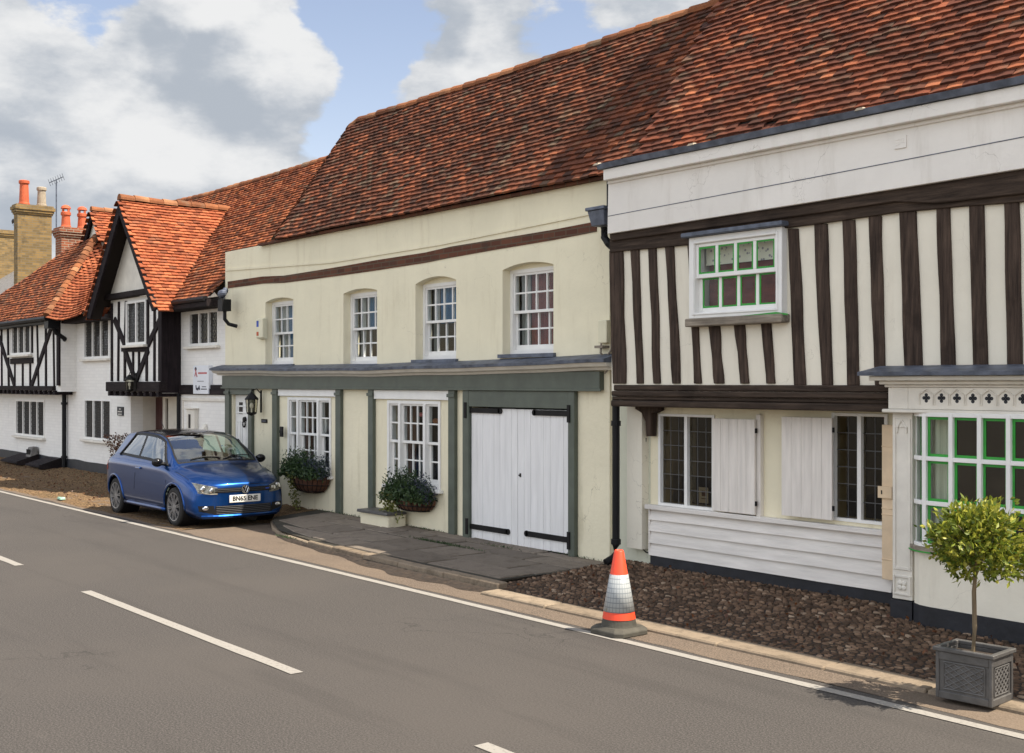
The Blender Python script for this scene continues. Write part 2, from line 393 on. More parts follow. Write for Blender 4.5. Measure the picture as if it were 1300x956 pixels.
M['seat'] = plain('dark_seat_cloth', (.06,.06,.06), .9)
M['sign_white'] = plain('white_sign_panel', (.74,.76,.8), .4, var=.03)
M['sign_red'] = plain('faded_red_print', (.5,.13,.13), .6)
M['sign_dark'] = plain('dark_blue_print', (.05,.05,.07), .6)
M['box_cream'] = plain('cream_plastic', (.7,.66,.48), .45, var=.05)
M['blue'] = plain('blue_print', (.01,.06,.4), .5)
M['door_red'] = plain('oxblood_door_paint', (.06,.012,.012), .45, var=.25, scale=4, stretch=(8,1,.4))
M['plaque_white'] = plain('cream_lettering', (.5,.48,.44), .6)
M['lamp_glass'] = glass('lantern_glass', (.8,.78,.7), 1.5, 1)
M['litter'] = plain('green_and_white_card', (.3,.5,.38), .5, var=.5, scale=30)
M['feather'] = plain('slate_grey_feathers', (.05,.05,.06), .7, var=.3, scale=20)
EXPO = 0.85
SKY_LOBES = [(115,8,75,-.45),(430,110,110,-.27),(470,40,90,-.14),(740,30,140,-.10),(510,180,100,-.06),(250,50,150,.24),(60,130,200,.28),(350,110,80,.2),(610,75,110,.32),(90,230,280,.26),(300,215,180,.26),(600,130,160,.06),(560,0,60,.1),(800,10,100,.16)]
SKY_DARK = [(207,98,60,-.3),(155,90,50,-.2),(260,105,60,-.25),(520,120,70,-.25),(258,150,90,-.10),(66,177,80,-.2),(60,225,60,-.15),(330,190,90,-.14),(550,20,60,-.25),(250,15,60,.25),(270,50,50,.25),(332,40,60,-.1),(130,115,45,.25),(350,90,55,.2),(190,200,60,.22),(92,160,50,.15),(30,60,90,.18),(610,55,60,.25),(850,10,120,-.3)]
SKY_R = (.05, .95); SKY_SHADE = (2.55,2.8,3.15); SKY_LIT = (4.75,4.78,4.8); SKY_BACK_FILL = 2.5; SKY_MUL = (1.4,1.12,.98)
# ================================================================ camera, sun, sky
cam = bpy.data.cameras.new('camera'); co = bpy.data.objects.new('camera', cam); col.objects.link(co)
co.location = (0, 0, H)
co.matrix_world = Matrix.Translation((0,0,H)) @ Matrix(((RX, 0, -CX), (RY, 0, -CY), (0, 1, 0))).to_4x4()
cam.sensor_width = 36; cam.lens = 36*1500/1300; cam.shift_y = 9/1300; cam.clip_end = 2000; cam.clip_start = .05
scn.camera = co
KX, KY = .56, .315
sv = Vector((KX, KY, 1)).normalized()
sl = bpy.data.lights.new('sun', 'SUN'); so = bpy.data.objects.new('sun', sl); col.objects.link(so)
sl.energy = 4.95; sl.angle = R(.5); sl.color = (1, .91, .78)
so.rotation_euler = sv.to_track_quat('Z', 'Y').to_euler()
w = bpy.data.worlds.new('World'); scn.world = w; w.use_nodes = True
T = NT.__new__(NT); T.t = w.node_tree
bg = T.t.nodes['Background']; bg.inputs[1].default_value = .1
sky = T.n('ShaderNodeTexSky'); sky.sky_type = 'NISHITA'; sky.sun_disc = False
sky.sun_elevation = math.asin(sv.z); sky.sun_rotation = math.atan2(KX, KY); sky.air_density = 1.0; sky.dust_density = .6; sky.ozone_density = 1.5
tc = T.n('ShaderNodeTexCoord'); dv = tc.outputs['Generated']
mp = T.n('ShaderNodeMapping'); mp.inputs['Scale'].default_value = (1, 1, 2.2); mp.inputs['Location'].default_value = (.35, .2, .1); T.l(dv, mp.inputs[0])
n1 = T.noise(mp.outputs[0], 5.0, 12, .6)
mp2 = T.n('ShaderNodeMapping'); mp2.inputs['Scale'].default_value = (1, 1, 2.2); mp2.inputs['Location'].default_value = (.35+.015, .2+.01, .1+.07); T.l(dv, mp2.inputs[0])
n2 = T.noise(mp2.outputs[0], 5.0, 12, .6)
wn3 = T.n('ShaderNodeTexNoise'); wn3.inputs['Scale'].default_value = 9; wn3.inputs['Detail'].default_value = 6; T.l(dv, wn3.inputs[0])
ws = T.n('ShaderNodeVectorMath'); ws.operation = 'SUBTRACT'; T.l(wn3.outputs['Color'], ws.inputs[0]); ws.inputs[1].default_value = (.5,.5,.5)
wm = T.n('ShaderNodeVectorMath'); wm.operation = 'SCALE'; T.l(ws.outputs[0], wm.inputs[0]); wm.inputs['Scale'].default_value = .14
wa = T.n('ShaderNodeVectorMath'); wa.operation = 'ADD'; T.l(wm.outputs[0], wa.inputs[0]); T.l(dv, wa.inputs[1]); wdv = wa.outputs[0]
def sdir(u, v):
    r = (u-650)/1500; z = (487-v)/1500
    return Vector((CX + r*RX, CY + r*RY, z)).normalized()
def lobe(u, v, rad, amp):                    # a broad cloud or gap in one compass direction of the sky
    d = T.n('ShaderNodeVectorMath'); d.operation = 'DOT_PRODUCT'; nz = T.n('ShaderNodeVectorMath'); nz.operation = 'NORMALIZE'
    T.l(wdv, nz.inputs[0]); T.l(nz.outputs[0], d.inputs[0]); d.inputs[1].default_value = sdir(u, v)
    return T.vramp(d.outputs['Value'], math.cos(rad/1500.), 1, 0, amp)
acc = None
for L in SKY_LOBES:
    o = lobe(*L); acc = o if acc is None else T.math('ADD', acc, o)
cov = T.math('ADD', T.math('ADD', T.math('MULTIPLY', T.math('SUBTRACT', n1, .5), 1.7), .5), acc)
mask = T.vramp(cov, .42, .57)
dacc = None
for L in SKY_DARK:
    o = lobe(*L); dacc = o if dacc is None else T.math('ADD', dacc, o)
mp3 = T.n('ShaderNodeMapping'); mp3.inputs['Scale'].default_value = (1, 1, 2.2); mp3.inputs['Location'].default_value = (2.1, 1.3, .7); T.l(dv, mp3.inputs[0])
n3 = T.noise(mp3.outputs[0], 6.5, 8, .6)
lit = T.math('ADD', T.math('ADD', T.math('MULTIPLY', T.math('SUBTRACT', n1, n2), 2.2), T.math('MULTIPLY', T.math('SUBTRACT', n3, .5), 1.5)), T.math('ADD', dacc, .55))
ccol = T.ramp(T.vramp(lit, .1, .9), [(0, (1.7,2.0,2.5)), (.45, (3.6,3.9,4.3)), (.75, (6.2,6.3,6.4)), (1, (8.6,8.5,8.3))]) if False else None
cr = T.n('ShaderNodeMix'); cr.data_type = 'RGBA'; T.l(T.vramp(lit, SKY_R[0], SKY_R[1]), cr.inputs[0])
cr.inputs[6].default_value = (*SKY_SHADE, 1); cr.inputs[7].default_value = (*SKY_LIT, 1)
# clouds behind the camera, out of view, brightened to fill the shaded fronts
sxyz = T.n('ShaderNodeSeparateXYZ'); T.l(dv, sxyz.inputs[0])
up = T.vramp(sxyz.outputs[1], .15, -.6, 1.0, SKY_BACK_FILL)
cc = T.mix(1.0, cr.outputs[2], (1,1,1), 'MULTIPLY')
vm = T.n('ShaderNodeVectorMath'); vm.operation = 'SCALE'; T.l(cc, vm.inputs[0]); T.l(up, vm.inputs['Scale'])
sg = T.n('ShaderNodeVectorMath'); sg.operation = 'MULTIPLY'; T.l(sky.outputs[0], sg.inputs[0]); sg.inputs[1].default_value = SKY_MUL
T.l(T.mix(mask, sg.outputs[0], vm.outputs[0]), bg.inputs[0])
scn.view_settings.view_transform = 'Standard'; scn.view_settings.look = 'None'; scn.view_settings.exposure = EXPO; scn.view_settings.gamma = 1
scn.view_settings.use_curve_mapping = False
scn.cycles.use_denoising = True; scn.cycles.max_bounces = 6; scn.cycles.transparent_max_bounces = 16
scn.cycles.sample_clamp_indirect = 6

# ================================================================ ground
def structure(o): o['kind'] = 'structure'; return o
def sheet(name, pts, z, m):
    mb = MB(); mb.poly([(x, y, z if not callable(z) else z(x, y)) for x, y in pts]); o = mb.build(name, m); return structure(o)
g = MB(); g.poly([(-700,-700,-.03),(700,-700,-.03),(700,700,-.03),(-700,700,-.03)]); structure(g.build('ground', M['earth']))
sheet('road', [(-160,-1.2),(60,-1.2),(60,7.42),(-160,7.42)], 0, M['road'])
sheet('pavement_behind', [(-160,-9),(60,-9),(60,-1.2),(-160,-1.2)], .004, M['road']) if False else None
# dusty strip between white line and kerb, wavy inner edge
e = MB(); xs = np.arange(-60, 6, .25)
lo = [(x, 7.40 + .10*noise.noise((x*.5, 1, 0)) + .05*noise.noise((x*2.1, 2, 0)), .0025) for x in xs]
def kerb_y(x):
    pts = [(-17.5,9.15),(-16.9,8.8),(-15.8,8.33),(-14.4,8.12),(-13,8.02),(-11.6,7.96),(-10.2,7.93),(-6,7.98),(8,8.0)]
    if x <= pts[0][0]: return pts[0][1]
    for (a,b),(c,d) in zip(pts, pts[1:]):
        if a <= x <= c: return b + (d-b)*(x-a)/(c-a)
    return 8.0
n = len(xs); i = e.add(lo); j = e.add([(x, max(kerb_y(x), 7.9)+.02 if x > -17.6 else 10.2, .0025) for x in xs])
for k in range(n-1): e.face((i+k, i+k+1, j+k+1, j+k))
structure(e.build('road_edge', M['edge']))
def line(x0, x1, y0, y1):
    m = MB(); N = max(2, int((x1-x0)/.3)); a = []; b = []
    for k in range(N+1):
        x = x0+(x1-x0)*k/N; a.append((x, y0+.008*noise.noise((x*3, y0, 0)), .0055)); b.append((x, y1+.008*noise.noise((x*3, y1, 5)), .0055))
    i = m.add(a); j = m.add(b)
    for k in range(N): m.face((i+k, i+k+1, j+k+1, j+k))
    return structure(m.build('road_marking', M['line']))
line(-70, 6, 7.215, 7.315)
for k in range(-9, 4):
    x = -12.83 + 7.0*k
    line(x, x+4.67, 4.44, 4.55)
# pavement base (dirt in the joints) and york-stone flags
def pz(x, y):                                # gentle rise from kerb to wall
    y0 = kerb_y(x); return .085 + (.075+.09*max(0, min(1, (-10.3-x)/8.5))-.085)*max(0, (y-y0))/max(.3, 10-y0)
pb = MB(); xs = np.linspace(-17.4, -10.25, 40)
i = pb.add([(x, kerb_y(x)+.06, pz(x, kerb_y(x))-.012) for x in xs]); j = pb.add([(x, 10.05, pz(x, 10.05)-.012) for x in xs])
for k in range(39): pb.face((i+k, i+k+1, j+k+1, j+k))
rng = random.Random(3)
fl = MB(); y = 8.25; row = 0
ys = [8.2, 8.72, 9.3, 9.72, 10.0]
def slab(x0, x1, y0, y1, h=.0):
    def q(x, yy): yy = max(yy, kerb_y(x)+.17); return (x, yy, pz(x, yy)+h+rng.uniform(-.006, .006))
    if y1 < kerb_y((x0+x1)/2)+.3: return
    t = [q(x0+rng.uniform(0,.03), y0+rng.uniform(0,.03)), q(x1-rng.uniform(0,.03), y0+rng.uniform(0,.03)), q(x1-rng.uniform(0,.03), y1-rng.uniform(0,.03)), q(x0+rng.uniform(0,.03), y1-rng.uniform(0,.03))]
    fl.hexa([(a, b, c-.05) for a, b, c in t] + t)
for a, b in zip(ys, ys[1:]):
    x = -17.3 + rng.uniform(0, .5)
    while x < -10.4:
        L = rng.uniform(.55, 1.25); x1 = min(x+L, -10.3)
        if -10.3-x1 < .35: x1 = -10.3
        slab(x, x1, a, b); x = x1+.02
structure(pb.build('pavement_base', M['joint'])); structure(fl.build('pavement', M['slab'], bev=.008))
# kerb stones: raised on the left, dropped on the right
kb = MB(); x = -17.3
while x < 7:
    L = rng.uniform(.75, 1.05) if x < -10.3 else rng.uniform(.8, 1.2); x1 = x+L
    h0 = .088 + rng.uniform(-.008,.008); W = .15
    h0 -= .05*max(0, min(1, (-13.5-x)/3))
    if x > -10.4: h0 = .03 + rng.uniform(-.004,.004); W = .27
    a, b = x+.006, x1-.006; sl_ = .012
    yo = 0 if x < -10.4 else -.25
    kb.hexa([(a, kerb_y(a)+yo, -.03),(b, kerb_y(b)+yo, -.03),(b, kerb_y(b)+yo+W, -.03),(a, kerb_y(a)+yo+W, -.03),
             (a, kerb_y(a)+yo+sl_, h0),(b, kerb_y(b)+yo+sl_, h0),(b, kerb_y(b)+yo+W, h0+.003),(a, kerb_y(a)+yo+W, h0+.003)])
    x = x1
structure(kb.build('kerb', M['kerb'], bev=.012))
# gutter dirt along the raised kerb
gd = MB(); NX, NYY = 150, 7; idx = []
for a in range(NX):
    x = -15.6 + 5.9*a/(NX-1); wd = (.1+.32*math.exp(-((x+11.6)/1.3)**2)) * (.7+.6*noise.noise((x*1.7, 3, 1))); r = []
    for b in range(NYY):
        t = b/(NYY-1); yy = kerb_y(x)-.004-wd*(1-t)
        r.append(gd.add([(x, yy, .0055+(.012+.025*t)*abs(math.sin(t*2.6)) + .012*noise.noise((x*14, yy*14, 0))*(t>0)*1)]))
    idx.append(r)
for a in range(NX-1):
    for b in range(NYY-1): gd.face((idx[a][b], idx[a+1][b], idx[a+1][b+1], idx[a][b+1]))
structure(gd.build('gutter_dirt', M['soil']))
# flint cobbles in front of the right house
def cz(x, y): return .028 + .105*max(0, min(1, (y-7.98)/2.0))
cb = MB(); xs = np.linspace(-10.24, 7, 60)
i = cb.add([(x, 7.96, cz(x,7.96)-.007) for x in xs]); j = cb.add([(x, 10.3, cz(x,10.3)-.007) for x in xs])
for k in range(59): cb.face((i+k, i+k+1, j+k+1, j+k))
structure(cb.build('cobble_bed', M['soil']))
cs = MB(); rr = random.Random(5); y = 8.0; row = 0
while y < 10.12:
    x = -10.25 + rr.uniform(0,.05); ry = rr.uniform(.02, .029)
    while x < -1.5:
        rx = rr.uniform(.026, .048)
        cx_, cy_ = x+rx, y+ry+rr.uniform(-.008,.008); zz = cz(cx_, cy_)-.004; hh = rr.uniform(.002, .009); an = rr.uniform(-.25,.25)
        tx, ty = rr.uniform(-.006,.006), rr.uniform(-.006,.006)
        ring = []; ring2 = []
        for q in range(8):
            a = q*math.pi/4; k = rr.uniform(.85, 1.05)
            ex, ey = math.cos(a)*rx*k, math.sin(a)*ry*k
            ex, ey = ex*math.cos(an)-ey*math.sin(an), ex*math.sin(an)+ey*math.cos(an)
            ring.append((cx_+ex, cy_+ey, zz-.015)); ring2.append((cx_+ex*.8, cy_+ey*.8, zz+hh*.75+tx*ex/rx+ty*ey/ry))
        i = cs.add(ring); j = cs.add(ring2); c = cs.add([(cx_, cy_, zz+hh)])
        for q in range(8):
            w_ = (q+1) % 8; cs.face((i+q, i+w_, j+w_, j+q)); cs.face((j+q, j+w_, c))
        x += 2*rx+.004
    y += 2*ry+.003
structure(cs.build('cobbles', M['cobble'], smooth=True, recalc=False))
# rough cobbled verge in front of the white houses
vg = MB(); xs = np.arange(-46, -17.2, .07); ysv = np.linspace(7.5, 10.3, 44); base = []
for x in xs:
    for y in ysv:
        yy = y + (.06*noise.noise((x*.9, 0, 4)) if y < 7.6 else 0)
        z = .012 + .13*max(0, min(1, (y-8.95)/1.2)) + .024*noise.noise((x*7, y*7, 0)) + .03*noise.noise((x*15, y*15, 3)) + .02*noise.noise((x*1.3, y*1.3, 8))
        if y < 7.55: z = .002
        elif -21.2 < x and y < 9.35: z = min(z, .012)
        base.append((x, yy, z))
vg.add(base); ny = len(ysv)
for a in range(len(xs)-1):
    for b in range(ny-1): k = a*ny+b; vg.face((k, k+ny, k+ny+1, k+1))
structure(vg.build('verge', M['verge'], smooth=True))
# ================================================================ building helpers
def wall(mb, X0, X1, Z0, Z1, Y, t, holes=()):
    xs = sorted({X0, X1, *[h[0] for h in holes], *[h[1] for h in holes]}); zs = sorted({Z0, Z1, *[h[2] for h in holes], *[h[3] for h in holes]})
    xs = [x for x in xs if X0-1e-6 <= x <= X1+1e-6]; zs = [z for z in zs if Z0-1e-6 <= z <= Z1+1e-6]
    nx, nz = len(xs)-1, len(zs)-1
    def solid(a, b):
        if a < 0 or b < 0 or a >= nx or b >= nz: return False
        x, z = (xs[a]+xs[a+1])/2, (zs[b]+zs[b+1])/2
        return not any(h[0] < x < h[1] and h[2] < z < h[3] for h in holes)
    f = {}; bk = {}
    for a in range(nx+1):
        for b in range(nz+1):
            f[a,b] = mb.add([(xs[a], Y, zs[b])]); bk[a,b] = mb.add([(xs[a], Y+t, zs[b])])
    for a in range(nx):
        for b in range(nz):
            if not solid(a, b): continue
            mb.face((f[a,b], f[a+1,b], f[a+1,b+1], f[a,b+1])); mb.face((bk[a,b], bk[a,b+1], bk[a+1,b+1], bk[a+1,b]))
            if not solid(a-1,b): mb.face((f[a,b], f[a,b+1], bk[a,b+1], bk[a,b]))
            if not solid(a+1,b): mb.face((f[a+1,b], bk[a+1,b], bk[a+1,b+1], f[a+1,b+1]))
            if not solid(a,b-1): mb.face((f[a,b], bk[a,b], bk[a+1,b], f[a+1,b]))
            if not solid(a,b+1): mb.face((f[a,b+1], f[a+1,b+1], bk[a+1,b+1], bk[a,b+1]))
def arch(mb, X0, X1, Zs, Zt, Y, t, n=10):    # fills the corners of a rectangular hole up to a segmental arch
    w_ = (X1-X0)/2; h = Zt-Zs; r = (w_*w_+h*h)/(2*h); cx_ = (X0+X1)/2; cz_ = Zt-r; a0 = math.asin(w_/r)
    arc = [(cx_ + r*math.sin(-a0+2*a0*k/n), cz_ + r*math.cos(-a0+2*a0*k/n)) for k in range(n+1)]
    L = [p for p in arch_half(arc, 0, n//2)]; Rr = [p for p in arch_half(arc, n//2, n)]
    mb.prism([(X0, Y, Zt)] + [(x, Y, z) for x, z in reversed(L)], (0, t, 0)) if False else None
    for k in range(n):
        (xa, za), (xb, zb) = arc[k], arc[k+1]
        mb.prism([(xa, Y, za), (xb, Y, zb), (xb, Y, Zt+1e-4*0), (xa, Y, Zt)] if min(Zt-za, Zt-zb) > 1e-5 else ([(xa, Y, za), (xb, Y, zb), (xa, Y, Zt)] if Zt-za > Zt-zb else [(xa, Y, za), (xb, Y, zb), (xb, Y, Zt)]), (0, t, 0))
def arch_half(a, i, j): return a[i:j+1]

def bars(mb, X0, X1, Z0, Z1, Y, cols, rows, b=.022, d=.03):
    for k in range(1, cols): x = X0+(X1-X0)*k/cols; mb.box(x-b/2, x+b/2, Y, Y+d, Z0, Z1)
    for k in range(1, rows):
        z = Z0+(Z1-Z0)*k/rows; mb.box(X0, X1, Y+.003, Y+d-.003, z-b/2, z+b/2)
def frame(mb, X0, X1, Z0, Z1, Y, d, l, r, t, b):
    mb.box(X0, X0+l, Y, Y+d, Z0, Z1); mb.box(X1-r, X1, Y, Y+d, Z0, Z1)
    mb.box(X0+l, X1-r, Y+.002, Y+d-.002, Z1-t, Z1); mb.box(X0+l, X1-r, Y+.002, Y+d-.002, Z0, Z0+b)
def pane_(mb, X0, X1, Z0, Z1, Y): mb.box(X0, X1, Y, Y+.004, Z0, Z1)
def lattice(mb, X0, X1, Z0, Z1, Y, s=.1, w_=.008, diamond=True, sz=None):
    if not diamond:
        n = max(1, round((X1-X0)/s)); k2 = max(1, round((Z1-Z0)/(sz or s)))
        for k in range(1, n): x = X0+(X1-X0)*k/n; mb.box(x-w_/2, x+w_/2, Y, Y+.006, Z0, Z1)
        for k in range(1, k2): z = Z0+(Z1-Z0)*k/k2; mb.box(X0, X1, Y-.001, Y+.005, z-w_/2, z+w_/2)
        return
    W, Hh = X1-X0, Z1-Z0; g = 1.6
    for sg_ in (1, -1):
        c = -W*g
        while c < Hh + W*g:
            pts = []
            for x in (0, W):
                z = c + sg_*g*x
                if sg_ < 0: z = c + g*W - g*x
                pts.append((x, z))
            (xa, za), (xb, zb) = pts
            ta, tb = 0, 1
            for lim, sgn in ((0, 1), (Hh, -1)):
                fa, fb = (za-lim)*sgn, (zb-lim)*sgn
                if fa < 0 and fb < 0: ta = 2
                elif fa < 0: ta = max(ta, fa/(fa-fb))
                elif fb < 0: tb = min(tb, fa/(fa-fb))
            if ta < tb-.02:
                A = (X0+xa+(xb-xa)*ta, Y, Z0+za+(zb-za)*ta); B = (X0+xa+(xb-xa)*tb, Y, Z0+za+(zb-za)*tb)
                mb.bar(A, B, w_, .006)
            c += s*g
def sash(house, X0, X1, Z0, Z1, Y, cols, rows=4, curtains=(), fw=.055, deep=.05, lab=None):
    m = MB(); frame(m, X0, X1, Z0, Z1, Y, .11, fw, fw, fw*.9, fw*1.1)
    zm = (Z0+Z1)/2; a, b = X0+fw, X1-fw
    st = .032
    frame(m, a, b, zm-.02, Z1-fw*.9, Y+.02, .035, st, st, st, .038)           # upper sash
    bars(m, a+st, b-st, zm+.018, Z1-fw*.9-st, Y+.024, cols, rows//2)
    frame(m, a+.004, b-.004, Z0+fw*1.1, zm+.018, Y+.06, .035, st, st, .036, .065) # lower sash behind it
    bars(m, a+st, b-st, Z0+fw*1.1+.065, zm-.018, Y+.064, cols, rows//2)
    wn = m.build('window', M['white'], house)
    p = MB(); pane_(p, a+.01, b-.01, zm-.01, Z1-fw, Y+.038); pane_(p, a+.01, b-.01, Z0+fw, zm+.01, Y+.078)
    p.build('pane', M['glass'], wn)
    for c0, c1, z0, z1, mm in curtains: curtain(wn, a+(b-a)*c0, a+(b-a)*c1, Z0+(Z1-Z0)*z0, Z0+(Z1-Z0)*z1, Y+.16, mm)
    return wn
def curtain(wn, X0, X1, Z0, Z1, Y, mm, name='curtain'):  # also hangs the cloths that carry painted pane reflections
    n = max(4, int((X1-X0)/.02)); m = MB()
    am = .012 if name == 'curtain' else .001
    A = [(X0+(X1-X0)*k/n, Y+am*math.sin(k*1.15)+am*.6*math.sin(k*.47+1)) for k in range(n+1)]
    for dy in (0, .004):
        pass
    i = m.add([(x, y, Z0) for x, y in A]); j = m.add([(x, y, Z1) for x, y in A]); i2 = m.add([(x, y+.005, Z0) for x, y in A]); j2 = m.add([(x, y+.005, Z1) for x, y in A])
    for k in range(n):
        m.face((i+k, i+k+1, j+k+1, j+k)); m.face((i2+k+1, i2+k, j2+k, j2+k+1))
    m.build(name, M[mm], wn, recalc=False)
def casement(house, X0, X1, Z0, Z1, Y, lights, mframe='white', sill=True, diamond=True, s=.085, fw=.06, mull=.05, glassm='leaded_glass', lat=True, cur=None):
    m = MB(); frame(m, X0, X1, Z0, Z1, Y, .09, fw, fw, fw*.8, fw*.9)
    a, b = X0+fw, X1-fw; w_ = (b-a-mull*(lights-1))/lights; P_ = MB(); Lt = MB()
    for k in range(lights):
        x = a + k*(w_+mull)
        if k: m.box(x-mull, x, Y+.004, Y+.086, Z0+fw*.9, Z1-fw*.8)
        pane_(P_, x, x+w_, Z0+fw*.8, Z1-fw*.7, Y+.05)
        if lat: lattice(Lt, x, x+w_, Z0+fw*.9, Z1-fw*.8, Y+.046, s, .008, diamond, s*1.45)
    wn = m.build('window', M[mframe], house)
    P_.build('pane', M[glassm], wn)
    if lat: Lt.build('leading', M['leading'], wn)
    if sill:
        q = MB(); q.box(X0-.07, X1+.07, Y-.09, Y+.06, Z0-.06, Z0-.004); q.build('sill', M['off_white'], wn, bev=.008)
    if cur: curtain(wn, a, b, Z0+.05, Z1-.05, Y+.2, cur)
    return wn

def roof_mesh(name, mat_, parent, a0, a1, S, pos, inside=None, w_=.155, g=.09, seed=1, under=.35, bend=0, extra=None, frame_nrm=None):
    rg = random.Random(seed); mb = MB(); ins = inside or (lambda a, s: True)
    def pn(a, s):
        p = Vector(pos(a, s)); da = Vector(pos(a+.05, s))-p; ds = Vector(pos(a, s+.05))-p
        n = da.cross(ds); n.normalize()
        if n.z < 0: n = -n
        return p, n, da.normalized(), ds.normalized()
    rows = int(S/g)+1
    for r in range(rows):
        s0 = r*g-.03; a = a0 - (w_*.5 if r % 2 else 0); wob = rg.uniform(-.006, .006)
        while a < a1:
            ac = a+w_/2
            if a0-.01 <= ac <= a1+.01 and s0+g*.5 <= S and ins(ac, s0+g*.6) and rg.random() > .002:
                p, n, ta, ts = pn(ac, s0)
                jit = rg.uniform(-.007, .007); lf = rg.uniform(-.003, .007); rot = rg.uniform(-.022, .022); tl = rg.uniform(-.004,.004)
                hw = w_/2-.0025; L = g+.055
                def q(x, s, h): return p + ta*(x - rot*s) + ts*(s+jit+wob+rot*x) + n*(h+tl*x/hw)
                i = mb.add([q(-hw,0,.014+lf), q(hw,0,.014+lf), q(-hw,0,.046+lf), q(hw,0,.046+lf), q(-hw,L,.007), q(hw,L,.007), q(0,0,.05+lf+bend), q(0,L,.009+bend)])
                mb.face((i+2, i+6, i+7, i+4)); mb.face((i+6, i+3, i+5, i+7)); mb.face((i, i+1, i+3, i+6, i+2)); mb.face((i, i+2, i+4)); mb.face((i+1, i+5, i+3))
            a += w_
    o_t = mb
    o_t.mi = 1
    na, ns = max(2, int((a1-a0)/under)+1), max(2, int(S/under)+1)
    for x in range(na):
        for y in range(ns):
            c = [(a0+(a1-a0)*(x+dx)/na, S*(y+dy)/ns) for dx, dy in ((0,0),(1,0),(1,1),(0,1))]
            if all(ins(*k) or True for k in c) and ins(sum(k[0] for k in c)/4, sum(k[1] for k in c)/4):
                mb.poly([Vector(pos(*k)) - Vector((0,0,.004)) for k in c])
    if extra:
        for poly in extra: mb.poly(poly)
    return o_t.build(name, [mat_, M['under']], parent, recalc=False)
def ridge_line(parent, pts, r=.11, step=.32, name='ridge_tiles', seed=2, mat_='ridge'):
    rg = random.Random(seed); mb = MB(); pts = [Vector(p) for p in pts]
    segs = []
    L = sum((b-a).length for a, b in zip(pts, pts[1:])); n = max(1, int(L/step))
    def at(d):
        for a, b in zip(pts, pts[1:]):
            l = (b-a).length
            if d <= l+1e-6: return a + (b-a)*(d/l)
            d -= l
        return pts[-1]
    for k in range(n):
        A, B = at(L*k/n), at(L*(k+1)/n); t = (B-A).normalized(); sd = t.cross(Vector((0,0,1))).normalized(); up_ = sd.cross(t)
        o = rg.uniform(-.008,.008); r0, r1 = r*1.0, r*.93
        ra = []; rb = []
        for q in range(8):
            an = math.pi*(q/7)*1.1-.05*math.pi
            ra.append(A + sd*math.cos(an)*r0 + up_*(math.sin(an)*r0+o-.03)); rb.append(B + sd*math.cos(an)*r1 + up_*(math.sin(an)*r1+o-.04))
        i = mb.add(ra); j = mb.add(rb)
        for q in range(7): mb.face((i+q, i+q+1, j+q+1, j+q))
        mb.face([i+q for q in range(8)]); mb.face([j+7-q for q in range(8)])
    return mb.build(name, M[mat_], parent)
MS = 1.45; CP = math.cos(math.atan(MS)); SP = math.sin(math.atan(MS))
def ss(a, b, x): t = max(0, min(1, (x-a)/(b-a))); return t*t*(3-2*t)

# ================================================================ 1. cream house
F = 10.0
cream = thing('cream_house', (-15.6, F, 0), 'long cream rendered house with four arched upper sash windows and sage green ground floor framing', 'house')
XL, XR = PX(286, F), PX(774, F)
W4 = [(337,371,378,384,464), (436,477,366.5,373,464), (527.5,577,351,361,458), (638,700,333,343,451)]
GFW = [(366,421,504,598), (492.6,560,508,614)]
GD = (599, 726, 514, 705)
up = []; mbw = MB()
for (u0,u1,vt,vs,vb) in W4:
    x0, x1 = PX(u0,F), PX(u1,F)+.04; zt = PZ((u0+u1)/2, vt, F); zs = PZ(u0, vs, F); zb = PZ((u0+u1)/2, vb, F)
    up.append((x0, x1, zb, zt, zs))
LEDGE = 2.42
wall(mbw, XL, XR, LEDGE, 4.76, F, .3, [h[:4] for h in up])
for x0,x1,zb,zt,zs in up: arch(mbw, x0, x1, zs, zt, F, .3)
mbw.box(XL, XL+.3, F+.3, 14.4, 0, 4.0); mbw.box(XL+.3, XR, 14.1, 14.4, 0, 4.0); mbw.box(XR-.3, XR, F+.3, 14.1, 0, 4.0)
# shallow string course and cornice mouldings in the render
mbw.pp([(286,341),(420,331),(560,308),(757,268),(757,271),(560,311),(420,334),(286,344)], F-.018, .018)
mbw.pp([(286,391),(757,304+18),(757,324),(286,393)], F-.012, .012) if False else None
mbw.box(XL, XR, F-.03, F, LEDGE+.12, LEDGE+.17) if False else None
wc = mbw.build('wall', M['cream'], cream)
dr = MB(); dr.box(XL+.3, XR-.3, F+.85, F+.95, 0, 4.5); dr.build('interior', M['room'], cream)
cl = [[(0,.3,0,1,'grey_cloth'),(.3,1,0,1,'blue_reflect_cloth')], [(0,.22,0,1,'grey_cloth'),(.24,1,.5,1,'blue_reflect_cloth'),(.7,1,0,.5,'blue_reflect_cloth')], [(0,.2,0,1,'grey_cloth'),(.2,1,.48,1,'blue_reflect_cloth'),(.6,1,0,.3,'blue_reflect_cloth')], [(0,.22,0,1,'grey_cloth'),(.22,1,0,1,'red_cloth')]]  # blue and red cloths stand in for pane reflections and room tones
for (x0,x1,zb,zt,zs), c in zip(up, cl):
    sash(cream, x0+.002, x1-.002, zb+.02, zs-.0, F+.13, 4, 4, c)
    q = MB(); n = 8                          # timber tympanum closing the arch head above the sash
    w_ = (x1-x0)/2; h = zt-zs
    q.box(x0+.002, x1-.002, F+.135, F+.23, zs, zt); q.build('arch_head', M['cream'], cream)
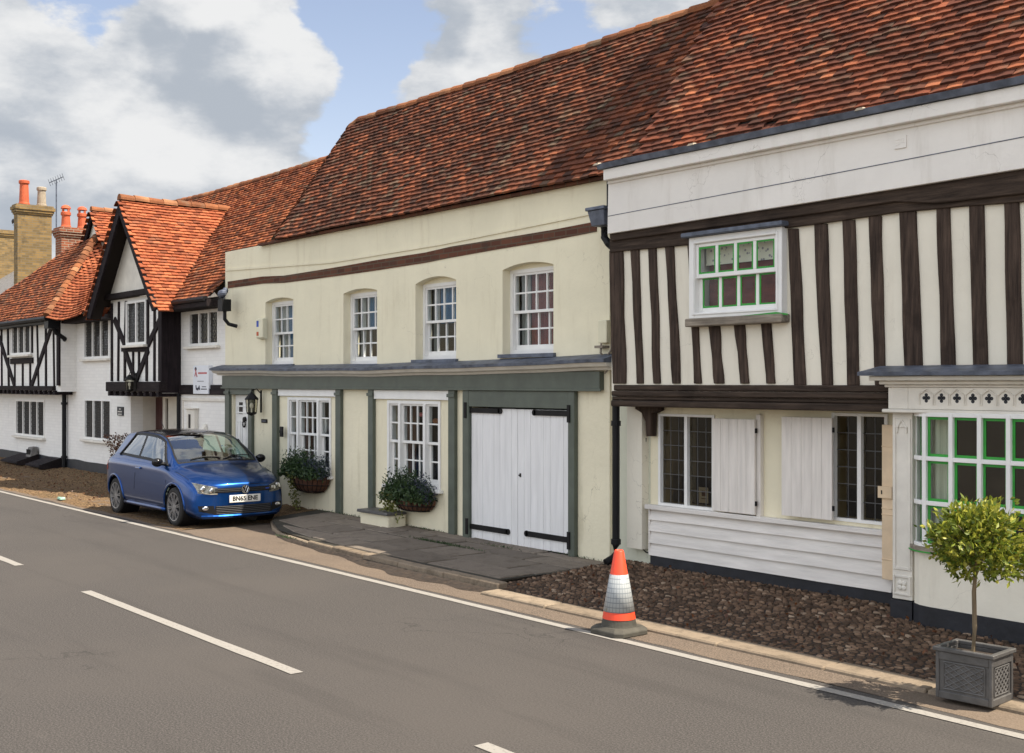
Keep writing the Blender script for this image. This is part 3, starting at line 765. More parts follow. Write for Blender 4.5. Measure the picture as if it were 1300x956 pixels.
# brick band
bt = [(289,357.5),(333,351),(360,350),(404,343),(437,337.6),(479,330),(540,320.5),(572,313),(628,304),(700,292),(757,281)]
bb = [(757,294),(700,305),(628,317),(572,327),(540,333.5),(479,343),(437,349),(404,353.5),(360,359),(333,360),(289,366)]
q = MB()
for k in range(len(bt)-1): q.pp([bt[k], bt[k+1], bb[len(bb)-2-k], bb[len(bb)-1-k]], F-.012, .03)
q.build('brick_band', M['old_brick'], cream)
# ground floor wall
holes = []
for u0,u1,vt,vb in GFW: holes.append((PX(u0,F), PX(u1,F), PZ(u0,vb,F)+.0, PZ(u0,vt,F)))
dx0, dx1 = PX(295,F), PX(318,F)
holes.append((dx0, dx1, 0, PZ(306,500,F)))
gx0, gx1 = PX(599.5,F), PX(726,F); gz = 1.93
holes.append((gx0, gx1, 0, gz))
q = MB(); wall(q, XL+.0, XR, -.05, LEDGE, F+.0, .28, holes)
q.mi = 0
q.build('ground_floor_wall', M['cream_low'], cream)
# canopy ledge: sage frieze, white moulding, lead top that sags
q = MB(); q.box(XL+.02, PX(761,F-.08), F-.08, F, 2.17, LEDGE-.02); q.box(XL, PX(762,F-.1), F-.1, F-.081, 2.155, 2.19)
q.build('frieze', M['sage'], cream, bev=.004)
def sag(x): t = (x-XL)/(XR-XL); return -.045*math.sin(math.pi*min(1,max(0,t)))*1.0 + .012*noise.noise((x*.8, 0, 0))
xs = np.linspace(XL-.12, PX(768,F-.2)+.05, 50)
mo = MB(); ld = MB()
def strip(mb, prof):
    rings = [mb.add([(x, y, z+sag(x)) for y, z in prof]) for x in xs]; n = len(prof)
    for a, b in zip(rings, rings[1:]):
        for k in range(n): l = (k+1) % n; mb.face((a+k, a+l, b+l, b+k))
    mb.face([rings[0]+k for k in range(n)]); mb.face([rings[-1]+n-1-k for k in range(n)])
strip(mo, [(F-.02,2.41),(F-.1,2.41),(F-.13,2.44),(F-.2,2.455),(F-.24,2.50),(F-.02,2.50)])
strip(ld, [(F-.001,2.502),(F-.27,2.502),(F-.275,2.54),(F-.12,2.585),(F-.001,2.61)])
mo.build('cornice', M['off_white'], cream); ld.build('lead_top', M['lead'], cream)
for (x0,x1,zb,zt,zs) in up:
    q = MB(); q.box(x0-.05, x1+.05, F-.05, F+.14, zb-.03, zb+.02); q.build('lead_sill', M['lead'], cream)
# pilasters and timber surrounds
def sage(u0, u1, v0, v1, d=.06, base=None, name='pilaster'):
    m = MB(); x0, x1 = PX(u0,F), PX(u1,F); z1 = 2.155; z0 = .0 if v1 is None else PZ(u0,v1,F)
    m.box(x0, x1, F-d, F-.001, z0, z1)
    m.box(x0-.015, x1+.015, F-d-.02, F-d, z1-.1, z1-.05)
    return m.build(name, M['sage'], cream, bev=.004)
for u0,u1 in ((289,294.3),(318.3,323),(349,355),(429.5,436),(471,477.2),(573,581)): sage(u0,u1,0,None)
q = MB(); q.box(PX(294.3,F)+.002, PX(318.3,F)-.002, F-.05, F-.001, PZ(306,501,F), 2.153); q.build('door_head', M['sage'], cream, bev=.004)
q = MB(); q.box(PX(592,F), gx0, F-.07, F-.001, 0, 2.153); q.box(gx1, PX(734,F), F-.07, F-.001, 0, 2.153); q.box(gx0+.001, gx1-.001, F-.066, F-.001, gz, 2.152)
q.build('garage_frame', M['sage'], cream, bev=.005)
# garage doors
zb = .075
for k, (a, b, nb) in enumerate(((gx0+.008, PX(658.5,F)-.004, 8), (PX(658.5,F)+.004, gx1-.008, 8))):
    m = MB()
    for j in range(nb):
        x0 = a+(b-a)*j/nb; x1 = a+(b-a)*(j+1)/nb; m.box(x0+.0012, x1-.0012, F-.02+.002*((j*7)%3), F+.03, zb+.02, gz-.02)
    m.box(a, b, F+.03, F+.05, zb+.02, gz-.02)
    d = m.build('garage_door', M['white_door'], cream, bev=.003)
    for vv, uu in (((521,521.5),(596,637)),((523,526),(680.5,727.5)),((668.5,674),(598,647)),((677,686),(670.6,727.5))) if True else ():
        if (k == 0) != (uu[0] < 655): continue
        h = MB()
        x0, x1 = PX(uu[0],F), PX(uu[1],F); zc = PZ((uu[0]+uu[1])/2, (vv[0]+vv[1])/2, F)
        h.box(x0, x1, F-.04, F-.022, zc-.035, zc+.035)
        xe = x0 if k == 0 else x1; h.box(xe-.025, xe+.025, F-.085, F-.071, zc-.11, zc+.11)
        tip = x1 if k == 0 else x0; h.lathe([(.001,F-.04),(.04,F-.04),(.04,F-.022)], (tip,0,zc), 12, 'y')
        h.build('hinge', M['iron'], d)
    if k == 1:
        h = MB(); x = a+.06; z = PZ(661,603,F); h.box(x-.012, x+.012, F-.03, F-.02, z-.025, z+.025); h.lathe([(.001,F-.05),(.01,F-.05),(.01,F-.03)], (x,0,z), 8, 'y'); h.build('latch', M['iron'], d)
# front door with knocker, little light and letter plate
m = MB(); zt = PZ(306,501,F)-.01; m.box(dx0+.01, dx1-.01, F+.06, F+.1, .12, zt)
xm = (dx0+dx1)/2; wd = dx1-dx0
for (a,b,c,d) in ((.08,.3,.1,.75),(.36,.62,.1,.75),(.68,.92,.1,.75),(.08,.92,.82,.9)):
    frame(m, dx0+wd*a, dx0+wd*b, .12+(zt-.12)*c, .12+(zt-.12)*d, F+.045, .016, .03,.03,.03,.03)
fd = m.build('front_door', M['white'], cream, bev=.003)
m = MB(); m.box(xm-.2, xm-.06, F+.052, F+.059, 1.68, 1.9); m.build('door_light', M['room'], fd)
m = MB(); m.lathe([(.001,F+.02),(.045,F+.02),(.055,F+.058)], (xm+.05,0,1.58), 12, 'y'); m.tube([(xm+.05+.05*math.sin(t), F+.03, 1.5-.06*math.cos(t)+.0) for t in np.linspace(0,2*math.pi,14)], .014, 6); m.build('knocker', M['iron'], fd)
m = MB(); m.box(dx1-.2, dx1-.06, F+.05, F+.059, 1.0, 1.06); m.build('letter_plate', M['chrome'], fd)
# ground floor windows: three part sashes under a white header board
for (u0,u1,vt,vb), (h0,h1,hv0,hv1) in zip(GFW, ((355.5,429,495,502.5),(477.5,572.5,499,506.5))):
    x0,x1 = PX(u0,F), PX(u1,F); z1 = PZ(u0,vt,F); z0 = PZ(u0,vb,F); Y = F-.02
    m = MB(); m.box(PX(h0,F), PX(h1,F), F-.045, F-.001, PZ(h0,hv1,F), 2.153); m.build('header_board', M['white'], cream, bev=.006)
    wd = x1-x0; m = MB(); frame(m, x0+.002, x1-.002, z0, z1, Y, .13, .05, .05, .05, .07)
    pm = MB(); zm = (z0+z1)/2+.02
    spans = [(.05, wd*.25-.03, 1), (wd*.25+.03, wd*.72-.03, 3), (wd*.72+.03, wd-.05, 1)]
    for a, b, c in spans:
        a += x0; b += x0; st = .03
        if c == 3:
            m.box(a-.06, a, Y-.012, Y+.12, z0+.07, z1-.05); m.box(b, b+.06, Y-.012, Y+.12, z0+.07, z1-.05)
        frame(m, a, b, zm-.02, z1-.05, Y+.03, .035, st, st, st, .04); bars(m, a+st, b-st, zm+.02, z1-.05-st, Y+.034, c, 2)
        frame(m, a, b, z0+.07, zm+.018, Y+.07, .035, st+.012, st+.012, .036, .06); bars(m, a+st+.012, b-st-.012, z0+.13, zm-.018, Y+.074, c, 2)
        pane_(pm, a+.01, b-.01, zm-.01, z1-.06, Y+.047); pane_(pm, a+.01, b-.01, z0+.08, zm+.01, Y+.087)
    wn = m.build('window', M['white'], cream, bev=.002)
    pm.build('pane', M['glass'], wn)
    m = MB(); m.box(x0-.06, x1+.06, Y-.06, Y+.1, z0-.05, z0-.003); m.build('sill', M['white'], wn, bev=.006)
    if u0 > 450:
        for (ax, az, s_, mm) in ((.3,.83,.05,'sign_red'),(.58,.76,.06,'ridge'),(.1,.72,.04,'sign_red')):
            b = MB(); b.ball((x0+wd*ax, Y+.35, z0+(z1-z0)*az), s_, 10, 6, (1.4,.6,.7)); b.build('display_ornament', M[mm], wn, smooth=True)
    else:
        b = MB(); b.ball((x0+wd*.5, Y+.35, z0+(z1-z0)*.62), .07, 10, 6, (.6,.6,1.9)); b.build('display_ornament', M['plate'], wn, smooth=True)
    curtain(wn, x0+.05, x0+wd*.25, z0+.1, z1-.1, Y+.3, 'brown_cloth')
    curtain(wn, x0+wd*.8, x1-.05, z0+.1, z1-.1, Y+.3, 'brown_cloth')
# roof: one steep plane swept down over the lower neighbour at its left end
def cream_pos(a, s):
    y = F-.12 + s*CP; z = 4.79 + s*SP
    drop = (.66+.58*s/2.76)*ss(-18.6, -19.9, a)
    sg_ = -.03*math.sin(math.pi*(a+19)/9.5)*(s/2.8) + .018*noise.noise((a*.7, s*.9, 0))
    return (a, y, z - drop + sg_)
RS = 1.57/CP
ridge_y, ridge_z = F-.12+RS*CP, 4.79+RS*SP
rb = [[(-19.9, ridge_y, ridge_z-1.3),(-9.0, ridge_y, ridge_z-.06),(-9.0, 14.6, 3.9),(-19.9, 14.6, 3.9)]]
rf = roof_mesh('roof', M['tile_cream'], cream, -19.9, -9.0, RS, cream_pos, lambda a, s: not (a < -18.68 and cream_pos(a, s)[2] < 4.83 and cream_pos(a, s)[1] < F+.34), seed=11, under=.12, extra=rb)
ridge_line(rf, [cream_pos(a, RS) for a in np.linspace(-19.0, -9.4, 24)], .1)
q = MB(); q.box(XL+1.5, XR, F-.09, F+.05, 4.74, 4.775); q.build('eaves_course', M['old_brick'], cream)

# ================================================================ 2. timber framed house on the right
FU, FG = 9.68, 10.05
tf = thing('timber_framed_house', (-6, F, 0), 'jettied house with dark oak studs on pale plaster above limewashed boards and open shutters', 'house')
TXL, TXR = PX(775, FU), -1.2
uw = (PX(880,FU), PX(998,FU), PZ(880,405,FU), PZ(880,303,FU))
q = MB(); wall(q, TXL, TXR, 2.1, 4.2, FU+.02, .25, [(uw[0]+.05, uw[1]-.05, uw[2]+.04, uw[3]-.04)]); q.box(TXL, TXL+.25, FU+.27, 14.3, 0.3, 4.2); q.box(TXR-.25, TXR, FU+.27, 14.3, .3, 4.2); q.box(TXL+.25, TXR-.25, 14.05, 14.3, .3, 4.2)
q.box(TXL+.3, TXR-.3, FU+.3, FG-.002, 2.1, 2.15)
q.build('plaster_wall', M['pale'], tf)
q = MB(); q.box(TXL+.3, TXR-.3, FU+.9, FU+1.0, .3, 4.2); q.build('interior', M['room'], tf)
studs = [((773,790,318),(777,793,487)), ((800,810,316),(807.5,815.5,487)), ((822,832,314),(829,837.5,487)), ((843.5,854.5,313),(853,862.5,487)), ((872,878.5,309),(880.6,889.5,487)),
 ((898.5,912,408),(906,917.5,487)), ((931,943,407),(939,950,487)), ((965,977,402),(972,983,487)), ((999,1012.5,290),(1008,1022,489)), ((1032,1048.6,284),(1042,1056,489)), ((1069,1084,279),(1075,1090,489)),
 ((1102,1118,274),(1110,1123,489)), ((1141,1162.5,268),(1148,1170,489)), ((1188,1204.6,263),(1195,1212,489)), ((1230,1248,258),(1236,1253,489)), ((1273.6,1293,254),(1279,1298,489)), ((1324,1345,249),(1331,1352,489)), ((1378,1400,246),(1385,1407,489)), ((1440,1465,240),(1449,1474,489))]
rg = random.Random(9)
def wavy_stud(top, bot):
    m = MB(); (a0,a1,av), (b0,b1,bv) = top, bot; n = 9; L = []; Rr = []
    sd = rg.uniform(0, 100)
    for k in range(n):
        t = k/(n-1); w1 = 1.6*noise.noise((t*3, sd, 0)); w2 = 1.6*noise.noise((t*3, sd, 9)); v = av+(bv-av)*t
        L.append(P(a0+(b0-a0)*t+w1, v, FU-.006)); Rr.append(P(a1+(b1-a1)*t+w2, v, FU-.006))
    f = [m.add([(p[0], FU-.006, p[2]), (q_[0], FU-.006, q_[2]), (q_[0], FU+.05, q_[2]), (p[0], FU+.05, p[2])]) for p, q_ in zip(L, Rr)]
    for a, b in zip(f, f[1:]):
        for k in range(4): l = (k+1) % 4; m.face((a+k, a+l, b+l, b+k))
    m.face((f[0], f[0]+3, f[0]+2, f[0]+1)); m.face((f[-1], f[-1]+1, f[-1]+2, f[-1]+3))
    return m.build('stud', M['oak'], tf, bev=.006)
for t, b in studs: wavy_stud(t, b)
def xz(z): return z
q = MB(); q.pp([(773,293.5),(1020,258.5),(1300,214.5),(1500,183),(1500,214),(1300,245.5),(1188,258),(1135,256),(1020,273),(774.5,306)], FU-.06, .1); q.build('fascia_beam', M['oak_h'], tf, bev=.008)
q = MB(); q.pp([(773.5,304),(1020,271),(1135,254),(1188,256),(1300,243),(1500,212),(1500,226),(1300,256),(1220,262),(1135,270),(1031,285),(999,289),(872,311),(790,318.5),(774,320.5)], FU-.025, .07); q.build('wall_plate', M['oak_h'], tf, bev=.006)
# fascia board and eaves
q = MB(); q.pp([(772,228),(1300,118),(1500,76),(1500,180),(1300,213.5),(1020,258),(771,297)], FU-.1, .11); q.build('fascia_board', M['white_board'], tf, bev=.004)
m = MB(); m.pp([(772,274),(1000,231),(1300,173),(1500,135),(1500,136),(1300,174.2),(1000,232),(772,274.8)], FU-.104, .006); m.build('fascia_flashing', M['lead'], tf)
m = MB(); x0, x1 = PX(768, FU-.16), TXR
for (ya, za, zb_) in ((FU-.125, 4.575, 4.61), (FU-.19, 4.61, 4.737)): m.box(x0, x1, ya, FU-.001+.0, za, zb_)
m.build('eaves_moulding', M['white_board'], tf, bev=.006)
q = MB(); xs = np.linspace(x0-.06, x1, 40)
strip(q, [(FU-.02,4.736),(FU-.225,4.736),(FU-.24,4.80),(FU-.05,4.86)]) if False else None
rings = [q.add([(x, y, z+.01*noise.noise((x*.9,0,0))) for y, z in ((FU-.02,4.742),(FU-.225,4.742),(FU-.245,4.80),(FU-.02,4.85))]) for x in xs]
for a, b in zip(rings, rings[1:]):
    for k in range(4): l = (k+1) % 4; q.face((a+k, a+l, b+l, b+k))
q.face([rings[0]+k for k in range(4)]); q.face([rings[-1]+3-k for k in range(4)])
q.build('lead_gutter', M['lead'], tf)
q = MB()
for u, v in ((760,219),(880,193),(1094,150)):
    p = P(u, v, FU-.2); q.hexa([(p[0]-.05, FU-.25, 4.79),(p[0]+.05, FU-.25, 4.79),(p[0]+.04, FU-.17, 4.81),(p[0]-.05, FU-.17, 4.81),(p[0]-.03, FU-.24, 4.815),(p[0]+.03, FU-.24, 4.815),(p[0]+.02, FU-.19, 4.825),(p[0]-.02, FU-.19, 4.825)])
q.build('gutter_clip', M['pot_grey'], tf)
m = MB(); p = P(1136,176,FU-.104); m.box(p[0]-.0, p[0]+.12, FU-.112, FU-.101, PZ(1144,190,FU)-.01, PZ(1144,176,FU)); pl = m.build('date_plaque', M['white_board'], tf)
m = MB()                                      # worn raised figures, too eroded to read as letters
z_ = PZ(1144,183,FU)
for k, (dx, dz, w_, h_) in enumerate(((.015,.018,.03,.007),(.015,-.005,.03,.007),(.018,-.028,.026,.007),(.052,.0,.007,.055),(.07,.01,.007,.03),(.088,.01,.007,.03),(.078,-.012,.03,.007))):
    m.box(p[0]+dx, p[0]+dx+w_, FU-.116, FU-.112, z_+dz-h_/2, z_+dz+h_/2)
m.build('raised_figure', M['white_board'], pl)
# jetty bressummer
q = MB()
for (za, zb_, dy) in ((1.985,2.055,.06),(2.058,2.10,.03),(2.103,2.165,.05),(2.168,2.235,.015)): q.box(TXL+.06, PX(1131,FU), FU-dy, FG-.002, za, zb_)
q.build('bressummer', M['oak_h'], tf, bev=.012)
# upper window with masking tape
Y = FU-.07; x0,x1,z0,z1 = uw
m = MB(); frame(m, x0, x1, z0, z1, Y, .16, .085, .075, .075, .06); frame(m, x0+.05, x1-.045, z0+.035, z1-.045, Y-.012, .02, .03,.025,.025,.02)
a,b = x0+.085, x1-.075; c,d = z0+.06, z1-.075; zm = (c+d)/2+.02
frame(m, a, b, zm-.02, d, Y+.02, .04, .035,.035,.035,.045); frame(m, a, b, c, zm+.02, Y+.065, .04, .05,.04,.04,.05)
wn = None; pn_ = MB(); tp = MB()
def taped(mb, X0,X1,Z0,Z1,Y,w_=.019):
    j = lambda: rg.uniform(-.003,.004)
    mb.box(X0, X0+w_+j(), Y, Y+.002, Z0, Z1); mb.box(X1-w_-j(), X1, Y, Y+.002, Z0, Z1); mb.box(X0+w_, X1-w_, Y-.0005, Y+.0015, Z1-w_-j(), Z1); mb.box(X0+w_, X1-w_, Y-.0005, Y+.0015, Z0, Z0+w_+j())
for k in range(4):
    for (A,B,C,D,yy) in ((a+.035, b-.035, zm+.025, d-.035, Y+.034), (a+.05, b-.04, c+.05, zm-.02, Y+.08)):
        pw = (B-A)/4; X0 = A+pw*k; 
        if k: m.box(X0-.02, X0+.02, yy-.012, yy+.022, C, D)
        L_ = X0+(.02 if k else 0); R_ = X0+pw-(.02 if k < 3 else 0)
        taped(tp, L_, R_, C, D, yy-.004); pane_(pn_, L_, R_, C, D, yy)
wn = m.build('window', M['white'], tf, bev=.004)
pn_.build('pane', M['glass'], wn)
tp.pp([(881,408),(884,404.5),(940,401),(985,396),(1000,398),(1000,400),(985,399),(940,403.5),(884,407)], Y-.02, .003)
tp.build('masking_tape', M['tape'], wn)
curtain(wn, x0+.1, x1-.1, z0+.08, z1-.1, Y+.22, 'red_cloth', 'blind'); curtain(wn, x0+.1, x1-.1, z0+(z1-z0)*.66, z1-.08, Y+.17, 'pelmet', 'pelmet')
m = MB(); m.box(x0-.06, x1+.05, Y-.07, Y+.17, z1+.002, z1+.05); m.build('drip_flashing', M['lead'], wn, bev=.008)
m = MB(); m.box(x0-.02, x1+.03, Y-.05, Y+.15, z0-.09, z0-.003); m.build('sill', M['grey_wood'], wn, bev=.01)
# ground floor
LW1 = (PX(837,FG), PX(908,FG), PZ(837,641,FG), PZ(837,525,FG)); LW2 = (PX(1057,FG), PX(1128,FG), PZ(1057,660,FG), PZ(1057,524,FG))
gxl, gxr = PX(826,FG), PX(1150,FG)
q = MB(); wall(q, gxl, gxr, .76, 2.0, FG, .2, [(w_[0]+.03, w_[1]-.03, w_[2]+.03, w_[3]-.03) for w_ in (LW1, LW2)]); q.build('ground_floor_wall', M['cream_low'], tf)
q = MB(); q.box(XR+.002, PX(809,F+.06), F+.06, F+.3, -.05, 2.1); q.box(PX(809,F+.06)+.001, gxl, FG+.012, FG+.2, -.05, 2.05); q.build('corner_wall', M['green_pale'], tf)
for k, w_ in enumerate((LW1, LW2)):
    wn = casement(tf, *w_, FG-.02, 2, 'white', False, False, .125, .035, .045)
    if k == 0:
        m = MB(); px_ = PX(893,FG+.1); m.box(px_-.07, px_+.07, FG+.1, FG+.103, w_[2]+.06, w_[2]+.24); nt_ = m.build('notice', M['plate'], wn)
        m = MB(); m.box(px_-.025, px_+.03, FG+.098, FG+.0995, w_[2]+.14, w_[2]+.2); m.box(px_-.03, px_+.035, FG+.098, FG+.0995, w_[2]+.108, w_[2]+.118); m.build('faded_print', M['ridge'], nt_)
        curtain(wn, w_[0]+.45*(w_[1]-w_[0]), w_[0]+.55*(w_[1]-w_[0]), w_[2]+.05, w_[3]-.05, FG+.12, 'grey_cloth')
def shutter(X0, X1, Z0, Z1, Y, nm='shutter', mt='shutter', boards=5):
    m = MB()
    for k in range(boards):
        a = X0+(X1-X0)*k/boards; m.box(a+.0008, a+(X1-X0)/boards-.0008, Y, Y+.03, Z0, Z1)
    for z in (Z0+.12, Z1-.12): m.box(X0+.02, X1-.02, Y+.03, Y+.05, z-.04, z+.04)
    s_ = m.build(nm, M[mt], tf, bev=.002)
    for z in (Z0+.12, Z1-.12):
        h = MB(); h.box(X1-.004, X1+.02, Y+.004, Y+.02, z-.025, z+.025); h.build('hinge', M['iron'], s_)
    return s_
shutter(PX(904,FG-.1), PX(958,FG-.1), PZ(904,648,FG-.1), PZ(904,531,FG-.1), FG-.1)
shutter(PX(992,FG-.1), PX(1056,FG-.1), PZ(992,654,FG-.1), PZ(992,529,FG-.1), FG-.1)
q = MB(); q.box(PX(958.5,FG-.05)+.02, PX(966,FG-.05), FG-.06, FG-.001, .8, 1.92); q.build('shutter_post', M['shutter'], tf, bev=.003)
# folded beige shutter by the bay
m = MB(); X0, X1 = PX(1119.5,FG-.14), PX(1134,FG-.14); Y = FG-.14
z1_, z0_ = PZ(1119.5,539,Y), PZ(1119.5,735,Y); m.box(X0, X1, Y, Y+.04, z0_, z1_)
for zf in (.13,.42,.46,.86): m.box(X0-.002, X1+.002, Y-.006, Y-.0005, z0_+(z1_-z0_)*zf-.006, z0_+(z1_-z0_)*zf+.006)
m.box(X0-.03, X1, Y-.025, Y-.006, PZ(1119.5,632,Y), PZ(1119.5,617,Y)); m.build('folded_shutter', M['beige'], tf, bev=.004)
m = MB(); m.box(X0+.01, X0+.02, Y-.03, Y-.0255, PZ(1119.5,627,Y), PZ(1119.5,622,Y)); m.build('keyhole', M['iron'], tf)
# weatherboards
WB = FG-.05; m = MB(); zl = [.79,.665,.53,.39,.245]; xa, xb = PX(827,WB), PX(1134,WB)
for k in range(4):
    zt_, zb_ = zl[k]-.012*(k == 0), zl[k+1]; segs_ = np.linspace(xa, xb, 9)
    for a, b in zip(segs_, segs_[1:]):
        e0, e1 = .006*noise.noise((a*1.3,k*3,0)), .006*noise.noise((b*1.3,k*3,0))
        m.hexa([(a,WB-.035,zb_+e0),(b,WB-.035,zb_+e1),(b,FG-.002,zb_+e1),(a,FG-.002,zb_+e0),(a,WB-.006,zt_),(b,WB-.006,zt_),(b,FG-.002,zt_),(a,FG-.002,zt_)])
m.build('weatherboard', M['board'], tf, recalc=True)
m = MB(); m.box(xa-.06, xb, WB-.06, FG-.001, .782, .835); m.build('sill_rail', M['board'], tf, bev=.006)
m = MB(); m.box(xa-.02, xa+.0, WB-.03, FG+.01, .25, .78); m.build('corner_board', M['board'], tf)
m = MB()
segs_ = np.linspace(xa, xb, 20)
for a, b in zip(segs_, segs_[1:]):
    e0, e1 = .012*noise.noise((a*2,0,0)), .012*noise.noise((b*2,0,0)); m.hexa([(a,WB-.02,-.02),(b,WB-.02,-.02),(b,FG,-.02),(a,FG,-.02),(a,WB-.02,.243+e0),(b,WB-.02,.243+e1),(b,FG,.243+e1),(a,FG,.243+e0)])
m.build('plinth', M['black'], tf)
# curved jetty bracket
m = MB(); Y0 = FG-.002
pts = [P(806,515,FG-.12), P(836,515,FG-.12), P(836,521,FG-.12), P(827,525,FG-.12), P(826,554,FG-.12), P(820,554,FG-.12), P(819,535,FG-.12), P(814,524,FG-.12), P(806,519,FG-.12)]
m.prism([(p[0], FG-.12, min(p[2], 1.984)) for p in pts], (0,.1,0)); m.build('bracket', M['oak'], tf, bev=.005)
m = MB(); m.tube([P(820,556,FG-.03), P(817,600,FG-.03), P(810,640,FG-.02), P(808,670,FG-.02), P(812,693,FG-.03), P(820,701,FG-.05), P(827,703,FG-.07)], .008, 6); m.build('cable', M['plastic'], tf)
# bay window
BY = 9.57
bw = []                                       # bow front plan
bx = [(-6.03, 9.66), (-5.985, 9.56), (-5.90, 9.50), (-5.78, 9.475), (-5.2, 9.45), (-4.4, 9.44), (-3.6, 9.45), (-2.9, 9.5), (-2.72, 9.66)]
def band(mb, pts, z0, z1, t=.08):
    i = mb.add([(x,y,z0) for x,y in pts]); j = mb.add([(x,y,z1) for x,y in pts]); i2 = mb.add([(x,y+t,z0) for x,y in pts]); j2 = mb.add([(x,y+t,z1) for x,y in pts]); n = len(pts)
    for k in range(n-1):
        mb.face((i+k,i+k+1,j+k+1,j+k)); mb.face((i2+k+1,i2+k,j2+k,j2+k+1)); mb.face((j+k,j+k+1,j2+k+1,j2+k)); mb.face((i+k+1,i+k,i2+k,i2+k+1))
    mb.face((i,j,j2,i2)); mb.face((i+n-1,i2+n-1,j2+n-1,j+n-1))
def offs(pts, d): return [(x + (-d if k == 0 else (d if k == len(pts)-1 else 0)), y-d) for k, (x, y) in enumerate(pts)]
BX0, BX1 = PX(1133,BY), PX(1158,BY)
m = MB(); band(m, bx, .27, .79, .3); m.box(BX1+.001, -2.5, 9.75, 9.95, .2, .8); bay = m.build('bay_window', M['pale'], tf)
m = MB(); band(m, offs(bx, .015), -.02, .272, .3); m.box(BX0-.01, BX1+.01, BY-.02, FG-.002, -.02, .27); m.build('bay_plinth', M['black'], bay)
m = MB(); band(m, offs(bx, .05), .755, .80, .3); m.build('bay_sill', M['grey_wood'], bay)
m = MB(); band(m, offs(bx, .058), .752, .764, .01); m.build('masking_tape', M['tape'], bay)
m = MB(); m.box(BX0, BX1, BY, FG-.002, .28, 2.2)        # corner pilaster with gothic panel
frame(m, BX0+.012, BX1-.012, .55, 1.93, BY-.012, .011, .025,.025,.08,.03); frame(m, BX0+.01, BX1-.01, .32, .5, BY-.016, .015, .02,.02,.02,.02)
for s_ in (-1, 1):
    m.tube([((BX0+BX1)/2+s_*.05, BY-.01, 1.8), ((BX0+BX1)/2+s_*.045, BY-.012, 1.85), ((BX0+BX1)/2, BY-.012, 1.92)], .01, 6)
for z in (.41, 2.11):
    for a in range(4):
        m.ball(((BX0+BX1)/2+.03*math.cos(a*math.pi/2+.78), BY-.006, z+.03*math.sin(a*math.pi/2+.78)), .026, 8, 6, (1,.5,1))
m.build('bay_pilaster', M['off_white'], bay, bev=.003)
m = MB(); m.box(BX0-.04, BX1+.03, BY-.03, BY-.001+.0, 1.985, 2.0); m.build('pilaster_capital', M['off_white'], bay, bev=.003)
# frieze pierced by quatrefoils
m = MB(); fz0, fz1 = 2.02, 2.215; FYq = 9.50
xq = []; x = PX(1176,FYq)
while x < -2.6: xq.append(x); x += .148
m.box(BX1+.001, -2.6, FYq, FYq+.08, fz0, fz1); m.box(BX0-.0, BX1, FYq+.001, FYq+.078, fz0, fz1)
m.build('bay_frieze', M['off_white'], bay, bev=.004)
qd = MB(); rl = MB()
for x in xq:
    zc = (fz0+fz1)/2+.005
    for dx, dz in ((.022,0),(-.022,0),(0,.026),(0,-.026),(0,0)): qd.lathe([(.001,FYq-.002),(.0165,FYq-.002),(.0165,FYq+.01)], (x+dx,0,zc+dz), 10, 'y')
    rl.tube([(x-.065, FYq-.003, zc-.06), (x-.066, FYq-.006, zc+.03), (x, FYq-.008, zc+.075), (x+.066, FYq-.006, zc+.03), (x+.065, FYq-.003, zc-.06)], .008, 6)
qd.build('quatrefoil', M['black'], bay, recalc=False); rl.build('frieze_tracery', M['off_white'], bay)
m = MB()
m.box(BX0-.05, -2.5, FYq-.03, 9.7, 1.985, 2.018); m.box(BX0-.03, -2.5, FYq-.02, 9.7, 2.217, 2.24); m.box(BX0-.06, -2.5, FYq-.06, 9.7, 2.242, 2.275); m.box(BX0-.12, -2.5, FYq-.13, 9.7, 2.277, 2.32)
m.build('bay_cornice', M['off_white'], bay, bev=.008)
m = MB(); XS = np.linspace(BX0-.19, -2.4, 30)
rings = [m.add([(x, y, z+.006*noise.noise((x*2,1,0))) for y, z in ((FU-.01,2.322),(FYq-.2,2.322),(FYq-.205,2.355),(FU-.01,2.415))]) for x in XS]
for a, b in zip(rings, rings[1:]):
    for k in range(4): l = (k+1) % 4; m.face((a+k,a+l,b+l,b+k))
m.face([rings[0]+k for k in range(4)]); m.face([rings[-1]+3-k for k in range(4)]); m.build('bay_lead_roof', M['lead'], bay)
